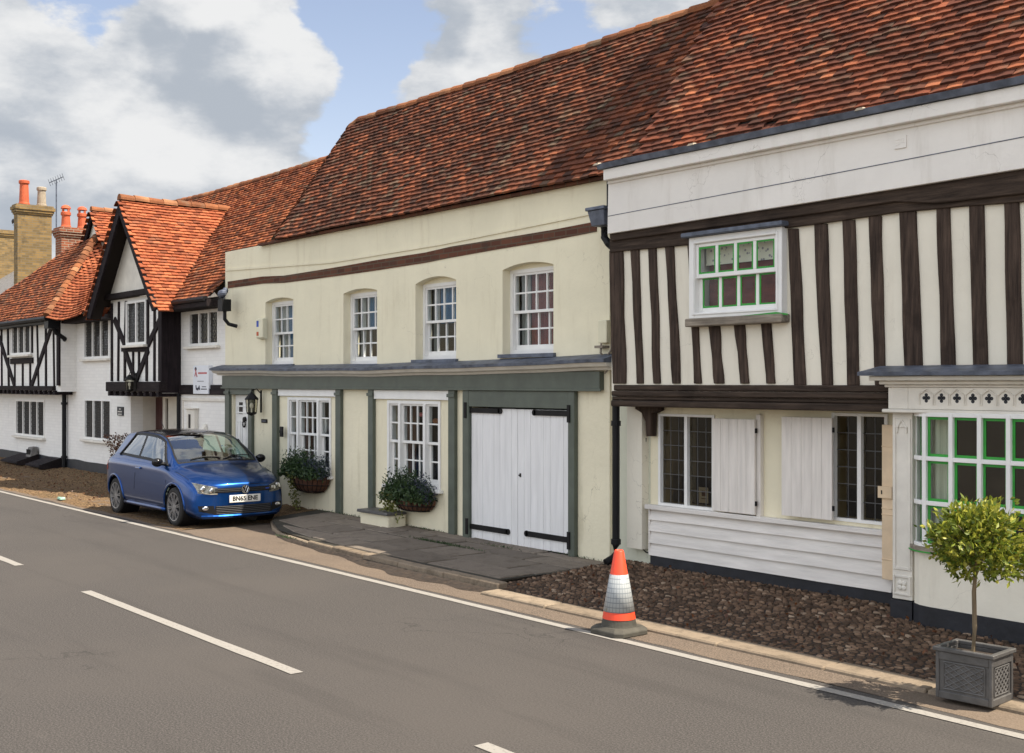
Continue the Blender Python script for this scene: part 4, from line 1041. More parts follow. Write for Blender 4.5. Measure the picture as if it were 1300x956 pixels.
# bay glazing: follows the bow
xm_ = [PX(1163,9.5), PX(1173,9.48), PX(1207.5,9.47), PX(1244,9.46), PX(1281,9.455)]
d_ = xm_[4]-xm_[3]
while xm_[-1] < -3.0: xm_.append(xm_[-1]+d_)
def by(x):
    for (a,b),(c,d) in zip(bx, bx[1:]):
        if a <= x <= c: return b+(d-b)*(x-a)/(c-a)
    return 9.5
xm_[0] = -6.02
m = MB(); gl = MB(); tp = MB(); zr = [.81, 1.19, 1.585, 1.975]
for x in xm_:
    yy = by(x); m.box(x-.02, x+.02, yy-.012, yy+.05, .80, 1.985)
for z in zr: band(m, [(x, by(x)-.006) for x in [xm_[0]] + [k[0] for k in bx if xm_[0] < k[0] < xm_[-1]] + [xm_[-1]]], z-.019, z+.019, .045)
for a, b in zip(xm_, xm_[1:]):
    A, B = Vector((a+.02, by(a+.02) if a > -6 else by(a), 0)), Vector((b-.02, by(b-.02), 0)); t_ = (B-A).normalized(); nn = Vector((-t_.y, t_.x, 0))
    for z0, z1 in zip(zr, zr[1:]):
        z0 += .019; z1 -= .019
        def qd_(mb, s0, s1, za, zb_, off):
            L_ = (B-A).length; p0 = A+t_*s0+nn*off; p1 = A+t_*s1+nn*off
            mb.hexa([(p0.x,p0.y,za),(p1.x,p1.y,za),(p1.x+nn.x*.003,p1.y+nn.y*.003,za),(p0.x+nn.x*.003,p0.y+nn.y*.003,za),(p0.x,p0.y,zb_),(p1.x,p1.y,zb_),(p1.x+nn.x*.003,p1.y+nn.y*.003,zb_),(p0.x+nn.x*.003,p0.y+nn.y*.003,zb_)])
        L_ = (B-A).length; tw = min(.024+rg.uniform(-.004,.006), L_*.35)
        qd_(gl, 0, L_, z0, z1, .03)
        qd_(tp, 0, tw, z0, z1, .024); qd_(tp, L_-tw, L_, z0, z1, .024); qd_(tp, tw, L_-tw, z1-.024, z1, .0245); qd_(tp, tw, L_-tw, z0, z0+.024, .0245)
m.build('glazing_bars', M['white'], bay, bev=.003); gl.build('pane', M['bay_glass'], bay); tp.build('masking_tape', M['tape'], bay)
curtain(bay, PX(1189,9.85), PX(1222,9.85), .85, 1.98, 9.72, 'green_cloth'); curtain(bay, -3.2, -2.8, .85, 1.98, 9.72, 'green_cloth'); curtain(bay, PX(1184,9.8), PX(1192,9.8), .85, 1.98, 9.7, 'grey_cloth')
m = MB(); m.box(BX1+.05, -2.6, 10.5, 10.55, .3, 2.0); m.build('interior', M['room'], bay)
# roof with chimney
def tf_pos(a, s):
    y = FU-.17 + s*CP; z = 4.77 + s*SP
    return (a, y, z -.02*math.sin(math.pi*(a+9)/8)*(s/3) + .02*noise.noise((a*.6, s*.8, 5)))
TS = 2.1/CP; ry2, rz2 = FU-.17+TS*CP, 4.77+TS*SP
rb = [[(-9.5, ry2, rz2-.05),(TXR, ry2, rz2-.05),(TXR, 14.6, 3.9),(-9.5, 14.6, 3.9)], [(-9.48, FU-.1, 4.8),(-9.48, ry2, rz2-.05),(-9.48, 14.6, 3.9)], [(TXR, FU-.1, 4.8),(TXR, ry2, rz2-.05),(TXR, 14.6, 3.9)]]
rf = roof_mesh('roof', M['tile_right'], tf, -9.45, TXR+.2, TS, tf_pos, None, seed=23, extra=rb)
ridge_line(rf, [tf_pos(a, TS) for a in np.linspace(-9.4, TXR, 20)], .11)
m = MB(); cx0, cx1, cy0, cy1 = -9.36, -8.75, 11.02, 12.0; m.box(cx0, cx1, cy0, cy1, 6.4, 9.0); m.box(cx0-.05, cx1+.05, cy0-.05, cy1+.05, 8.75, 8.85)
ch = m.build('chimney', M['red_brick'], rf)
m = MB(); m.box(cx0-.05, cx1+.12, cy0-.02, cy0-.001, 6.62, 6.95); m.hexa([(cx0-.08,cy0-.2,6.57),(cx1+.15,cy0-.2,6.57),(cx1+.15,cy0,6.85),(cx0-.08,cy0,6.85),(cx0-.08,cy0-.2,6.6),(cx1+.15,cy0-.2,6.6),(cx1+.15,cy0,6.88),(cx0-.08,cy0,6.88)]); m.build('lead_flashing', M['lead'], ch)
for y in (11.25, 11.75):
    m = MB(); m.lathe([(.11,8.98),(.1,9.3),(.12,9.32),(.12,9.36),(.08,9.36),(.08,9.0)], ((cx0+cx1)/2, y, 0), 16); m.build('chimney_pot', M['pot'], ch, smooth=False)
# rainwater goods between the two houses: hopper head and downpipe
dp = thing('drainpipe', (PX(779,FU+.1), FU+.1, 0), 'black drainpipe with grey hopper head between the cream house and the timbered house', 'drainpipe')
hx = PX(761,FU-.02); hz = PZ(761,274,FU); m = MB(); Y = FU+.1
m.hexa([(hx-.12,Y-.14,hz-.12),(hx+.1,Y-.14,hz-.12),(hx+.1,Y+.1,hz-.12),(hx-.12,Y+.1,hz-.12),(hx-.15,Y-.18,hz+.06),(hx+.13,Y-.18,hz+.06),(hx+.13,Y+.12,hz+.06),(hx-.15,Y+.12,hz+.06)]); m.box(hx-.17,hx+.15,Y-.2,Y+.13,hz+.061,hz+.1)
m.build('hopper', M['lead'], dp, bev=.006)
xp = PX(782,Y); m = MB(); m.tube([(hx-.02,Y-.02,hz-.13),(hx-.02,Y-.02,hz-.25),(hx+.05,Y-.02,hz-.33),(xp-.08,Y,hz-.36),(xp-.02,Y,hz-.4),(xp,Y,hz-.5),(xp,Y,.34),(xp-.01,Y-.02,.2),(xp-.03,Y-.14,.14)], .045, 10)
for z in (1.78, .38, 2.9): m.lathe([(.05,z-.03),(.06,z-.03),(.06,z+.03),(.05,z+.03)], (xp,Y,0), 12)
m.tube([(hx+.1,Y-.05,4.72),(hx+.1,Y-.05,hz+.1)], .035, 8); m.build('pipe', M['plastic'], dp)
# ================================================================ 3. white house with the gabled jetty
WF, WB2 = 10.1, 9.7
wh = thing('white_house', (-25, WF, 0), 'white painted brick house with gabled black and white jetty over its dark red door', 'house')
wx0, wx1 = PX(84, WF), XL-.003
bx0, bx1 = PX(139.5, WB2), PX(205.5, WB2)
wins = [('ur', (240,278,396.5,440), 3), ('ul', (106.5,139,406,456), 3), ('gl', (107,141,506,557), 3)]
hol = []; wr = []
for nm, (u0,u1,vt,vb), n in wins:
    r = (PX(u0,WF), PX(u1,WF), PZ(u0,vb,WF), PZ(u0,vt,WF)); wr.append((r, n)); hol.append((r[0]+.03, r[1]-.03, r[2]+.03, r[3]-.03))
px0, px1 = PX(166,WF), PX(226,WF)
hol.append((px0, px1, -.05, 2.03))
q = MB(); wall(q, wx0, wx1, -.05, 3.95, WF, .28, hol); q.box(wx0, wx0+.28, WF+.28, 14, 0, 3.9); q.box(wx0+.28, wx1, 13.7, 14, 0, 3.9)
q.build('wall', M['white_brick'], wh)
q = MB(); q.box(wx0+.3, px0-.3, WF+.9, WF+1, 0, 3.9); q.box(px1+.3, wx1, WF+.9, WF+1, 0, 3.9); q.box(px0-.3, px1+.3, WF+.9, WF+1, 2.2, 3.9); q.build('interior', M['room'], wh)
for r, n in wr: casement(wh, *r, WF-.01, n, 'white', s=.075, cur='brown_cloth')
m = MB(); xs = np.linspace(wx0, px0, 14); 
for a, b in zip(xs, xs[1:]):
    e0, e1 = .03*noise.noise((a,0,0)), .03*noise.noise((b,0,0)); m.hexa([(a,WF-.03,-.02),(b,WF-.03,-.02),(b,WF-.001,-.02),(a,WF-.001,-.02),(a,WF-.02,.36+e0),(b,WF-.02,.36+e1),(b,WF-.001,.36+e1),(a,WF-.001,.36+e0)])
m.build('plinth', M['black'], wh)
# porch recess with door and side lights
m = MB(); PY = WF+.55
m.box(px0-.1, px0, WF+.281, PY+.1, -.05, 2.1); m.box(px1, px1+.1, WF+.281, PY+.1, -.05, 2.1); m.box(px0, px1, WF+.281, PY, 2.0, 2.1)
wall(m, px0, px1, -.05, 2.0, PY, .08, [(PX(176,PY),PX(184,PY),.55,1.92),(PX(190,PY),PX(206.5,PY),.0,1.95),(PX(210,PY),PX(213.5,PY),.55,1.92)])
m.build('porch', M['off_white'], wh)
m = MB(); n = 7; a, b = PX(190,PY)+.01, PX(206.5,PY)-.01
for k in range(n): m.box(a+(b-a)*k/n+.003, a+(b-a)*(k+1)/n-.003, PY+.03, PY+.07, .14, 1.94)
fd = m.build('front_door', M['door_red'], wh); m = MB(); m.ball((a+.12, PY+.01, 1.02), .035, 10, 8); m.build('door_knob', M['iron'], fd, smooth=True)
for u0,u1 in ((176,184),(210,213.5)):
    m = MB(); pane_(m, PX(u0,PY), PX(u1,PY), .55, 1.92, PY+.04); m.build('side_light', M['leaded_glass'], wh)
# dark beam, moulding and painted gate in the passage wall
q = MB(); q.box(PX(206,WF)+.3, wx1, WF-.05, WF-.001, PZ(230,500.5,WF), PZ(230,488.5,WF)); q.build('bressummer', M['ebony_h'], wh, bev=.01)
q = MB(); q.box(PX(232,WF), wx1, WF-.03, WF-.001, PZ(260,509,WF), PZ(260,505.5,WF)); q.box(PX(232,WF), PX(233.5,WF), WF-.02, WF-.001, .1, PZ(260,509,WF)-.002); q.build('gate_moulding', M['off_white'], wh)
q = MB(); q.tube([(PX(229.5,WF), WF-.05, 2.05), (PX(229.5,WF), WF-.05, .1)], .04, 8); q.build('downpipe', M['plastic'], wh)
# jettied bay
q = MB(); bw_ = (PX(160.5,WB2), PX(186,WB2), PZ(160,438.5,WB2), PZ(160,383.5,WB2))
wall(q, bx0, bx1, 2.05, 4.1, WB2+.02, .12, [(bw_[0]+.03,bw_[1]-.03,bw_[2]+.03,bw_[3]-.03)])
q.box(bx0, bx0+.1, WB2+.14, WF-.002, 2.05, 3.9); q.box(bx1-.1, bx1, WB2+.14, WF-.002, 2.05, 3.9); q.box(bx0+.1, bx1-.1, WB2+.14, WF-.002, 2.05, 2.1)
bay2 = q.build('jettied_bay', M['white_brick'], wh)
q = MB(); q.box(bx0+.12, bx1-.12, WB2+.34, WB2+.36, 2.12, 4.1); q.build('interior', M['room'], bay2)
casement(wh, *bw_, WB2-.02, 2, 'white', s=.075)
def tim(parent, a, b, w_, Y, name='timber', d=.05):
    A = P(a[0], a[1], Y-.012); B = P(b[0], b[1], Y-.012); m = MB(); m.bar((A[0],Y-.012+d/2,A[2]), (B[0],Y-.012+d/2,B[2]), w_, d); return m.build(name, M['ebony'], parent, bev=.006)
Y = WB2
for (u0,v0,u1,v1,w_) in ((141,385,141,484,.09),(150,383,149,484,.075),(159,382,157.5,441,.08),(186.8,380,186.8,441,.08),(195.3,379,195,484,.08),(157.5,442,157.5,484,.09),(168,445,168,478,.07),(175.5,445,175.5,478,.07),(185.2,445,185.2,484,.09)): tim(bay2, (u0,v0), (u1,v1), w_, Y, 'stud')
for (a,b) in (((144,405),(157.5,438)),((156.5,442),(171,484)),((187,444),(171.2,484)),((204.5,400),(186.8,438))):
    tim(bay2, a, b, .14, Y-.006, 'brace')
tim(bay2, (153.5,443.6), (187.5,443.6), .1, Y-.003, 'rail')
m = MB(); m.box(bx1-.02, bx1+.03, WB2-.02, WF-.003, 2.06, 3.9); m.box(bx1-.16, bx1-.021, WB2-.016, WB2+.02, 2.3, 3.9); m.build('corner_post', M['ebony'], bay2)
m = MB(); m.box(bx0-.05, bx1+.04, WB2-.08, WB2+.1, 2.08, 2.29); m.build('bressummer', M['ebony_h'], bay2, bev=.012)
m = MB()
for k in range(9): x = bx0+.1+(bx1-bx0-.2)*k/8; m.box(x-.06, x+.06, WB2-.06, WF-.003, 1.98, 2.078)
m.build('joist_end', M['ebony'], bay2)
gX, gZ, gh, gzb = -24.5, 6.12, 1.9, 3.82; gm = (gZ-gzb)/gh
m = MB(); m.box(bx0-.02, bx1+.02, WB2-.14, WB2+.0, PZ(160,378.5,WB2), PZ(160,371.5,WB2)); m.build('tie_beam', M['ebony_h'], bay2, bev=.01)
zt_ = PZ(160,371.5,WB2)
m = MB(); hw = (gZ-.1-zt_)/gm; m.prism([(gX-hw, WB2-.05, zt_), (gX+hw, WB2-.05, zt_), (gX, WB2-.05, gZ-.1)], (0,.08,0)); m.build('gable_infill', M['off_white'], wh)
for s_, nm in ((-1,'l'),(1,'r')):
    m = MB(); fy = WB2-.42
    A = [(gX+s_*(gh+.04), fy, gzb-.1), (gX+s_*(gh+.04), fy, gzb+.12-.12), (gX, fy, gZ-.02), (gX, fy, gZ-.32), (gX+s_*(gh-.16), fy, gzb-.13)]
    m.prism(A if s_ > 0 else A[::-1], (0,.05,0)); m.build('bargeboard', M['ebony'], wh, bev=.005)
# roofs: steep main plane, gable slopes in the tile with sunlight in its colour
MAIN_Y0, MAIN_Z0 = 9.72, 3.92
ML = 1.1; CPL, SPL = math.cos(math.atan(ML)), math.sin(math.atan(ML)); MW = 2.72
def main_pos(a, s): return (a, MAIN_Y0+s*CPL, MAIN_Z0+s*SPL + .02*noise.noise((a*.5, s*.7, 2)) - .04*math.sin(math.pi*(a+30)/10)*(s/3))
MSL = MW/CPL
def main_in(a, s):
    if a > XL-.08 and s*CPL+MAIN_Y0 < 10.31: return False
    if -26.2 < a < -22.85 and s < .5: return False
    return True
rb = [[(-30.8,MAIN_Y0+MW,MAIN_Z0+MW*ML-.06),(-19,MAIN_Y0+MW,MAIN_Z0+MW*ML-.06),(-19,15.4,3.7),(-30.8,15.4,3.7)]]
rf2 = roof_mesh('roof', M['tile_left'], wh, -30.2, -18.95, MSL, main_pos, main_in, seed=31, extra=rb)
ridge_line(rf2, [main_pos(a, MSL) for a in np.linspace(-30.4, -19.3, 24)], .1)
gl_ = math.hypot(gh+.1, (gh+.1)*gm); cg, sgn_ = (gh+.1)/gl_, (gh+.1)*gm/gl_
def mainz(y): return MAIN_Z0+(y-MAIN_Y0)*ML
for s_ in (1, -1):
    def gp(a, s, s_=s_): return (gX+s_*(gh+.1-s*cg), a, gzb-.1*gm+s*sgn_+.015*noise.noise((a*.8, s*.8, 7)))
    def gi(a, s): return gzb-.1*gm+s*sgn_ > mainz(a)-.03
    roof_mesh('gable_roof', M['tile_sunlit'], wh, WB2-.4, 12.2, gl_, gp, gi, seed=41+s_)
ridge_line(wh, [(gX, y, gZ+.04) for y in (WB2-.42, 11.8)], .11, .3, 'gable_ridge', mat_='ridge')
m = MB(); m.box(bx1+.05, XL, MAIN_Y0-.1, WF-.002, 3.72, 3.86); m.build('eaves_beam', M['ebony_h'], wh)
m = MB(); m.box(wx0+.1, bx0-.1, MAIN_Y0+.02, WF-.002, 3.72, 3.88); m.build('eaves_beam', M['ebony_h'], wh)
m = MB(); m.tube([(x, MAIN_Y0-.1, 3.86) for x in (-22.5, XL-.05)], .055, 8); m.build('gutter', M['plastic'], wh)
m = MB(); p = P(286,385,9.75); m.box(p[0]-.13, p[0]+.06, 9.66, 9.84, 3.6, 3.82); m.tube([(p[0]-.02,9.75,3.6),(p[0]-.02,9.75,3.45),(p[0]+.0,9.82,3.36),(p[0]+.1,9.94,3.32)], .035, 8); m.build('rainwater_hopper', M['plastic'], wh)
m = MB()
for dx, dy, dz, r in ((-.1,0,3.92,.09),(.02,-.02,3.93,.08),(-.02,.04,3.98,.07)): m.ball((p[0]+dx, 9.72+dy, dz), r, 8, 6, (1,.8,.9))
m.build('lead_flashing', M['lead'], wh)

# ================================================================ 4. jettied cottage on the far left
jc = thing('jettied_cottage', (-33.5, WF, 0), 'half timbered cottage at the left edge with hipped tiled roof and small gablet', 'house')
jx1 = PX(76, WB2); jx0 = -39
jw = (PX(15,WB2), PX(39.5,WB2), PZ(15,451,WB2), PZ(15,406,WB2)); jg = (PX(20.5,WF), PX(57,WF), PZ(20.5,552,WF), PZ(20.5,507,WF))
q = MB(); wall(q, jx0, jx1, 2.05, 3.9, WB2+.02, .12, [(jw[0]+.03,jw[1]-.03,jw[2]+.03,jw[3]-.03)]); q.box(jx1-.1, jx1, WB2+.14, WF-.002, 2.05, 3.85)
q.build('upper_wall', M['white_brick'], jc)
q = MB(); wall(q, jx0, wx0-.003, -.05, 3.9, WF, .25, [(jg[0]+.03,jg[1]-.03,jg[2]+.03,jg[3]-.03),(jw[0]-.2,jw[1]+.2,jw[2]-.1,3.85)]); q.build('ground_floor_wall', M['white_brick'], jc)
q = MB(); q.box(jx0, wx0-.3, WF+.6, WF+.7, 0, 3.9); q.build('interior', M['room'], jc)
casement(jc, *jw, WB2-.02, 3, 'white', s=.075, cur='brown_cloth'); casement(jc, *jg, WF-.02, 4, 'white', s=.075, cur='brown_cloth')
for (u0,v0,u1,v1,w_) in ((1,400,1.5,491,.09),(9,402,10.3,491,.11),(14,403,14,448,.07),(40,403,40,448,.08),(46,403,48,491,.07),(57.3,404,57.5,491,.1),(18,455,18,491,.07),(28,460,28,491,.09),(37.5,460,37.5,491,.09),(66.8,408,68,491,.07)): tim(jc, (u0,v0), (u1,v1), w_, WB2, 'stud')
for a,b in (((-2,428),(17.5,490)),((66,410),(39,490))): tim(jc, a, b, .15, WB2-.006, 'brace')
m = MB(); m.box(jw[0]-.1, jw[1]+.15, WB2-.02, WB2+.019, jw[2]-.24, jw[2]-.09); m.build('rail', M['ebony_h'], jc)
m = MB(); m.box(jx1-.17, jx1-.0, WB2-.03, WB2+.019, 2.2, 3.8); m.build('corner_post', M['ebony'], jc)
m = MB(); m.box(jx0, PX(70,WB2), WB2-.07, WB2+.019, 2.08, 2.19); m.box(PX(70,WF), PX(81,WF), WF-.06, WF-.003, 1.98, 2.14); m.build('bressummer', M['ebony_h'], jc)
m = MB(); x = jx0
while x < jx1-.1: m.box(x, x+.13, WB2-.05, WF-.003, 1.97, 2.077); x += .38
m.build('joist_end', M['ebony'], jc)
m = MB(); xs = np.linspace(jx0, wx0-.004, 14)
for a, b in zip(xs, xs[1:]):
    e0, e1 = .03*noise.noise((a,0,0)), .03*noise.noise((b,0,0)); m.hexa([(a,WF-.03,-.02),(b,WF-.03,-.02),(b,WF-.001,-.02),(a,WF-.001,-.02),(a,WF-.02,.36+e0),(b,WF-.02,.36+e1),(b,WF-.001,.36+e1),(a,WF-.001,.36+e0)])
m.build('plinth', M['black'], jc)
m = MB(); m.tube([(jx0, 9.36, 3.86), (-29.45, 9.36, 3.84)], .055, 8); m.box(jx0, jx1+.05, 9.45, 9.7, 3.74, 3.86); m.build('gutter', M['plastic'], jc)
HS = 2.17/math.sin(math.atan(1.36)); hc, hs = math.cos(math.atan(1.36)), math.sin(math.atan(1.36))
def hipR(s): t = s/HS; return Vector((-29.45-.85*t, 9.38+1.5*t, 3.86+2.14*t))
def hp(a, s): return (a, 9.38+s*hc*.98, 3.86+s*hs+.02*noise.noise((a*.6,s*.6,9)))
def hi(a, s): t = s/HS; return -38.5+6.9*t <= a <= -29.42-.85*t
rj = roof_mesh('roof', M['tile_left'], jc, -39, -29.4, HS, hp, hi, seed=51, extra=[[(-31.7,11.0,6.0),(-30.2,10.95,5.98),(-30.2,14,6.0),(-31.7,14,6.0)],[(-38.6,9.4,3.86),(-31.7,11,6.05),(-31.7,14,6.05),(-38.6,14,3.86)]])
HS2 = HS*1.0
def wid(s): return 1.75*(1-.7*s/HS2)
def vp(a, s):
    h = hipR(s); z = h.z; y = MAIN_Y0+(z-MAIN_Z0)/ML; f = a/wid(s); v = Vector((h.x+wid(s), y-.03, z+.03)); f2 = f**1.25
    return h.lerp(v, f) + Vector((0,0,-.10*math.sin(math.pi*min(1,f))))
roof_mesh('swept_roof', M['tile_sunlit'], jc, 0, 1.75, HS2, vp, lambda a, s: a <= wid(s)+.05, seed=53, under=.2)
ridge_line(rj, [hipR(s)+Vector((0,0,.05)) for s in np.linspace(0, HS, 12)], .12, .14, 'hip_tiles')
GX, GZ0, GZ1, GH = -30.62, 5.98, 6.74, .6; gm2 = (GZ1-GZ0)/GH
m = MB(); m.prism([(GX-GH+.06,10.98,GZ0),(GX+GH-.06,10.98,GZ0),(GX,10.98,GZ1-.06)], (0,.06,0)); m.build('gablet', M['off_white'], jc)
for s_ in (1,-1):
    A = [(GX+s_*(GH+.03),10.88,GZ0-.06),(GX,10.88,GZ1),(GX,10.88,GZ1-.14),(GX+s_*(GH-.06),10.88,GZ0-.08)]
    m = MB(); m.prism(A if s_ > 0 else A[::-1], (0,.04,0)); m.build('bargeboard', M['ebony'], jc)
    l2 = math.hypot(GH+.35, (GH+.35)*gm2); c2, s2 = (GH+.35)/l2, (GH+.35)*gm2/l2
    def gp2(a, s, s_=s_): return (GX+s_*(GH+.35-s*c2), a, GZ0-.35*gm2+s*s2)
    def gi2(a, s): return GZ0-.35*gm2+s*s2 > mainz(a)-.1 and (a > 10.95 or GZ0-.35*gm2+s*s2 > GZ0-.1)
    roof_mesh('gablet_roof', M['tile_sunlit'] if s_ > 0 else M['tile_left'], jc, 10.87, 13.2, l2, gp2, gi2, seed=61+s_)  # sunward slope gets the lighter copy, the far slope the darker tile
ridge_line(jc, [(GX,10.86,GZ1+.03),(GX,13.2,GZ1+.03)], .1, .3, 'gablet_ridge')
dp2 = thing('drainpipe', (PX(85,WF), WF, 0), 'black drainpipe with swan neck between the two white houses', 'drainpipe')
m = MB(); X = PX(85.5,WF); a = P(70,412,WB2-.05); m.tube([(a[0]+.1,9.5,3.75),(a[0]+.15,9.62,3.5),(a[0]+.25,9.8,3.35),(X-.15,9.98,3.12),(X-.03,10.0,3.0),(X,10.02,2.85),(X,10.02,.15)], .055, 8)
for z in (2.8,1.75,.4): m.lathe([(.06,z-.03),(.075,z-.03),(.075,z+.03),(.06,z+.03)], (X,10.02,0), 10)
m.build('pipe', M['plastic'], dp2); m = MB(); m.box(a[0]-.05,a[0]+.25,9.4,9.66,3.6,3.85); m.build('hopper', M['plastic'], dp2)

# ================================================================ 5. chimneys and the slate roofed house behind
sh = thing('slate_roofed_house', (-48, 15, 0), 'slate roofed house behind the cottage at the left edge', 'house')
m = MB(); m.box(-62, -38.6, 12.6, 19, 0, 5.2); m.build('wall', M['stock'], sh)
m = MB(); m.prism([(-62.2,12.2,5.0),(-62.2,15.6,7.25),(-62.2,19.4,5.0)], (23.8,0,0)); srf = m.build('roof', M['slate'], sh)
def chimney(name, parent, x, y, lx, ly, z0, z1, mm, caps=1, pots=()):
    m = MB(); m.box(x-lx/2, x+lx/2, y-ly/2, y+ly/2, z0, z1-.3)
    for k, (o_, a, b) in enumerate(((.03,.3,.24),(.06,.24,.16),(.09,.16,.06),(.05,.06,0)) if caps else ((.03,.2,.1),(.0,.1,0))): m.box(x-lx/2-o_, x+lx/2+o_, y-ly/2-o_, y+ly/2+o_, z1-a, z1-b)
    m.box(x-lx/2, x+lx/2, y-ly/2, y+ly/2, z1-.3, z1-.29) if False else None
    c = m.build(name, M[mm], parent)
    for dx, dy, h, r, pm, hood in pots:
        m = MB(); m.lathe([(r*1.15,z1-.02),(r*1.12,z1+.06),(r,z1+.08),(r*.86,z1+h-.12),(r*1.08,z1+h-.1),(r*1.08,z1+h-.02),(r*.9,z1+h),(r*.75,z1+h),(r*.7,z1+.1)], (x+dx,y+dy,0), 16)
        if hood:
            for q in range(4): a_ = q*math.pi/2+.4; m.box(x+dx+r*.8*math.cos(a_)-.025, x+dx+r*.8*math.cos(a_)+.025, y+dy+r*.8*math.sin(a_)-.025, y+dy+r*.8*math.sin(a_)+.025, z1+h-.01, z1+h+.1)
            m.lathe([(r*1.1,z1+h+.1),(r*.9,z1+h+.17),(r*.4,z1+h+.21),(.001,z1+h+.22)], (x+dx,y+dy,0), 16)
        m.build('chimney_pot', M[pm], c)
    return c
chimney('chimney', sh, -38.75, 11.9, .38, 1.05, 3, 7.9, 'stock', 1, ((0,-.27,.78,.15,'pot',False),(0,.27,.62,.14,'pot_grey',False)))
c = P(8, 300, 15); cc_ = chimney('chimney', sh, c[0]-.2, 15, .6, 1.3, 6, 8.75, 'stock', 1)
rc = P(94, 300, 12.6); chimney('chimney', jc, rc[0], 12.6, .55, .95, 4, 7.05, 'red_brick', 1, ((0,-.25,.5,.14,'pot',True),(0,.25,.5,.14,'pot',True)))
an = thing('television_aerial', (P(71.5,300,13.4)[0], 13.4, 5), 'thin television aerial on a pole beside the yellow brick chimney', 'aerial')
ax = an.location.x; za = P(71,228,13.4)[2]; m = MB(); m.tube([(ax,13.4,5),(ax,13.4,za)], .022, 6); m.build('pole', M['lead'], an)
m = MB(); m.tube([(ax-.1,13.2,za-.12),(ax+.1,13.6,za+.1)], .014, 6)
for k in range(7): f = k/6; c = Vector((ax-.1+.2*f, 13.2+.4*f, za-.12+.22*f)); m.tube([c+Vector((.06,-.06,.1)), c-Vector((.06,-.06,.1))], .007, 5)
m.build('antenna', M['lead'], an)
bp = P(17.5, 290, 14.8); bd = thing('pigeon', (bp[0], 14.8, 8.75), 'small dark pigeon perched on the far left chimney', 'bird')
m = MB(); N = 9; path = [(bp[0]-.22+.4*k/8, 14.8, 8.86+.12*math.sin(k/8*1.9)) for k in range(9)]
m.tube(path, [.012,.03,.055,.075,.08,.075,.06,.045,.03], 8); m.ball((bp[0]+.19,14.8,9.02), .048, 8, 6); m.tube([(bp[0]+.22,14.8,9.02),(bp[0]+.275,14.8,9.01)], [.014,.003], 5)
for s_ in (-.03,.03): m.tube([(bp[0],14.8+s_,8.86),(bp[0]+.01,14.8+s_,8.745)], .008, 5)
m.build('body', M['feather'], bd, smooth=True)
# ================================================================ car
car = thing('car', (-19.06, 8.45, 0), 'shiny dark blue three door hatchback with black roof parked half on the pavement', 'car')
KEYS = np.array([
# x     zb   ysil ylow  ymid  ysh  zsh   ybel zbel  yrl  zrl   ztop
[-1.95, .36, .50, .68, .70, .70, .70, .62, .77, .50, .80, .81],
[-1.88, .27, .64, .76, .78, .775,.80, .69, .89, .57, .945,.96],
[-1.66, .22, .71, .81, .83, .825,.87, .735,.985,.56,1.125,1.15],
[-1.42, .21, .73, .82, .84, .835,.885,.75,1.01, .57,1.31, 1.345],
[-1.15, .20, .74, .825,.842,.838,.885,.755,1.015,.585,1.38,1.425],
[-.5,   .19, .74, .825,.842,.838,.875,.765,.995,.595,1.415,1.468],
[.05,   .19, .74, .825,.842,.835,.865,.77, .98, .61, 1.40, 1.452],
[.35,   .19, .74, .825,.842,.835,.855,.775,.965,.615,1.355,1.405],
[.7,    .19, .74, .825,.842,.835,.84, .78, .945,.665,1.20, 1.24],
[1.0,   .19, .74, .825,.842,.832,.815,.775,.915,.715,1.02, 1.05],
[1.15,  .19, .74, .825,.842,.83, .79, .765,.88, .70, .935, .958],
[1.4,   .185,.73, .82, .838,.82, .75, .745,.84, .62, .885, .912],
[1.7,   .17, .71, .80, .82, .80, .68, .735,.775,.58, .82, .845],
[1.88,  .155,.68, .78, .80, .78, .62, .71, .71, .55, .755, .78],
[1.98,  .15, .64, .76, .775,.755,.57, .68, .65, .5,  .695, .715],
[2.02,  .16, .61, .74, .75, .73, .55, .65, .615,.45, .655, .672],
[2.035, .19, .58, .71, .72, .70, .53, .62, .575,.4,  .605, .615]])
def pchip(xk, yk, x):
    h = np.diff(xk); d = np.diff(yk)/h; m = np.zeros_like(yk); m[0], m[-1] = d[0], d[-1]
    for k in range(1, len(yk)-1):
        if d[k-1]*d[k] > 0:
            w1, w2 = 2*h[k]+h[k-1], h[k]+2*h[k-1]; m[k] = (w1+w2)/(w1/d[k-1]+w2/d[k])
    i = np.clip(np.searchsorted(xk, x)-1, 0, len(h)-1); t = (x-xk[i])/h[i]
    return yk[i]*(1+2*t)*(1-t)**2 + h[i]*m[i]*t*(1-t)**2 + yk[i+1]*t*t*(3-2*t) + h[i]*m[i+1]*t*t*(t-1)
def catmull(a, b, c, d, t): return .5*((2*b)+(-a+c)*t+(2*a-5*b+4*c-d)*t*t+(-a+3*b-3*c+d)*t**3)
def shift(x, y):
    y = abs(y); 
    if x > .9: x -= .24*(y/.84)**3*ss(.9, 2.0, x)
    if x < -1.3: x += .16*(y/.84)**3*ss(-1.3, -1.95, x)
    return x
N1, N2, N3 = 6, 9, 7
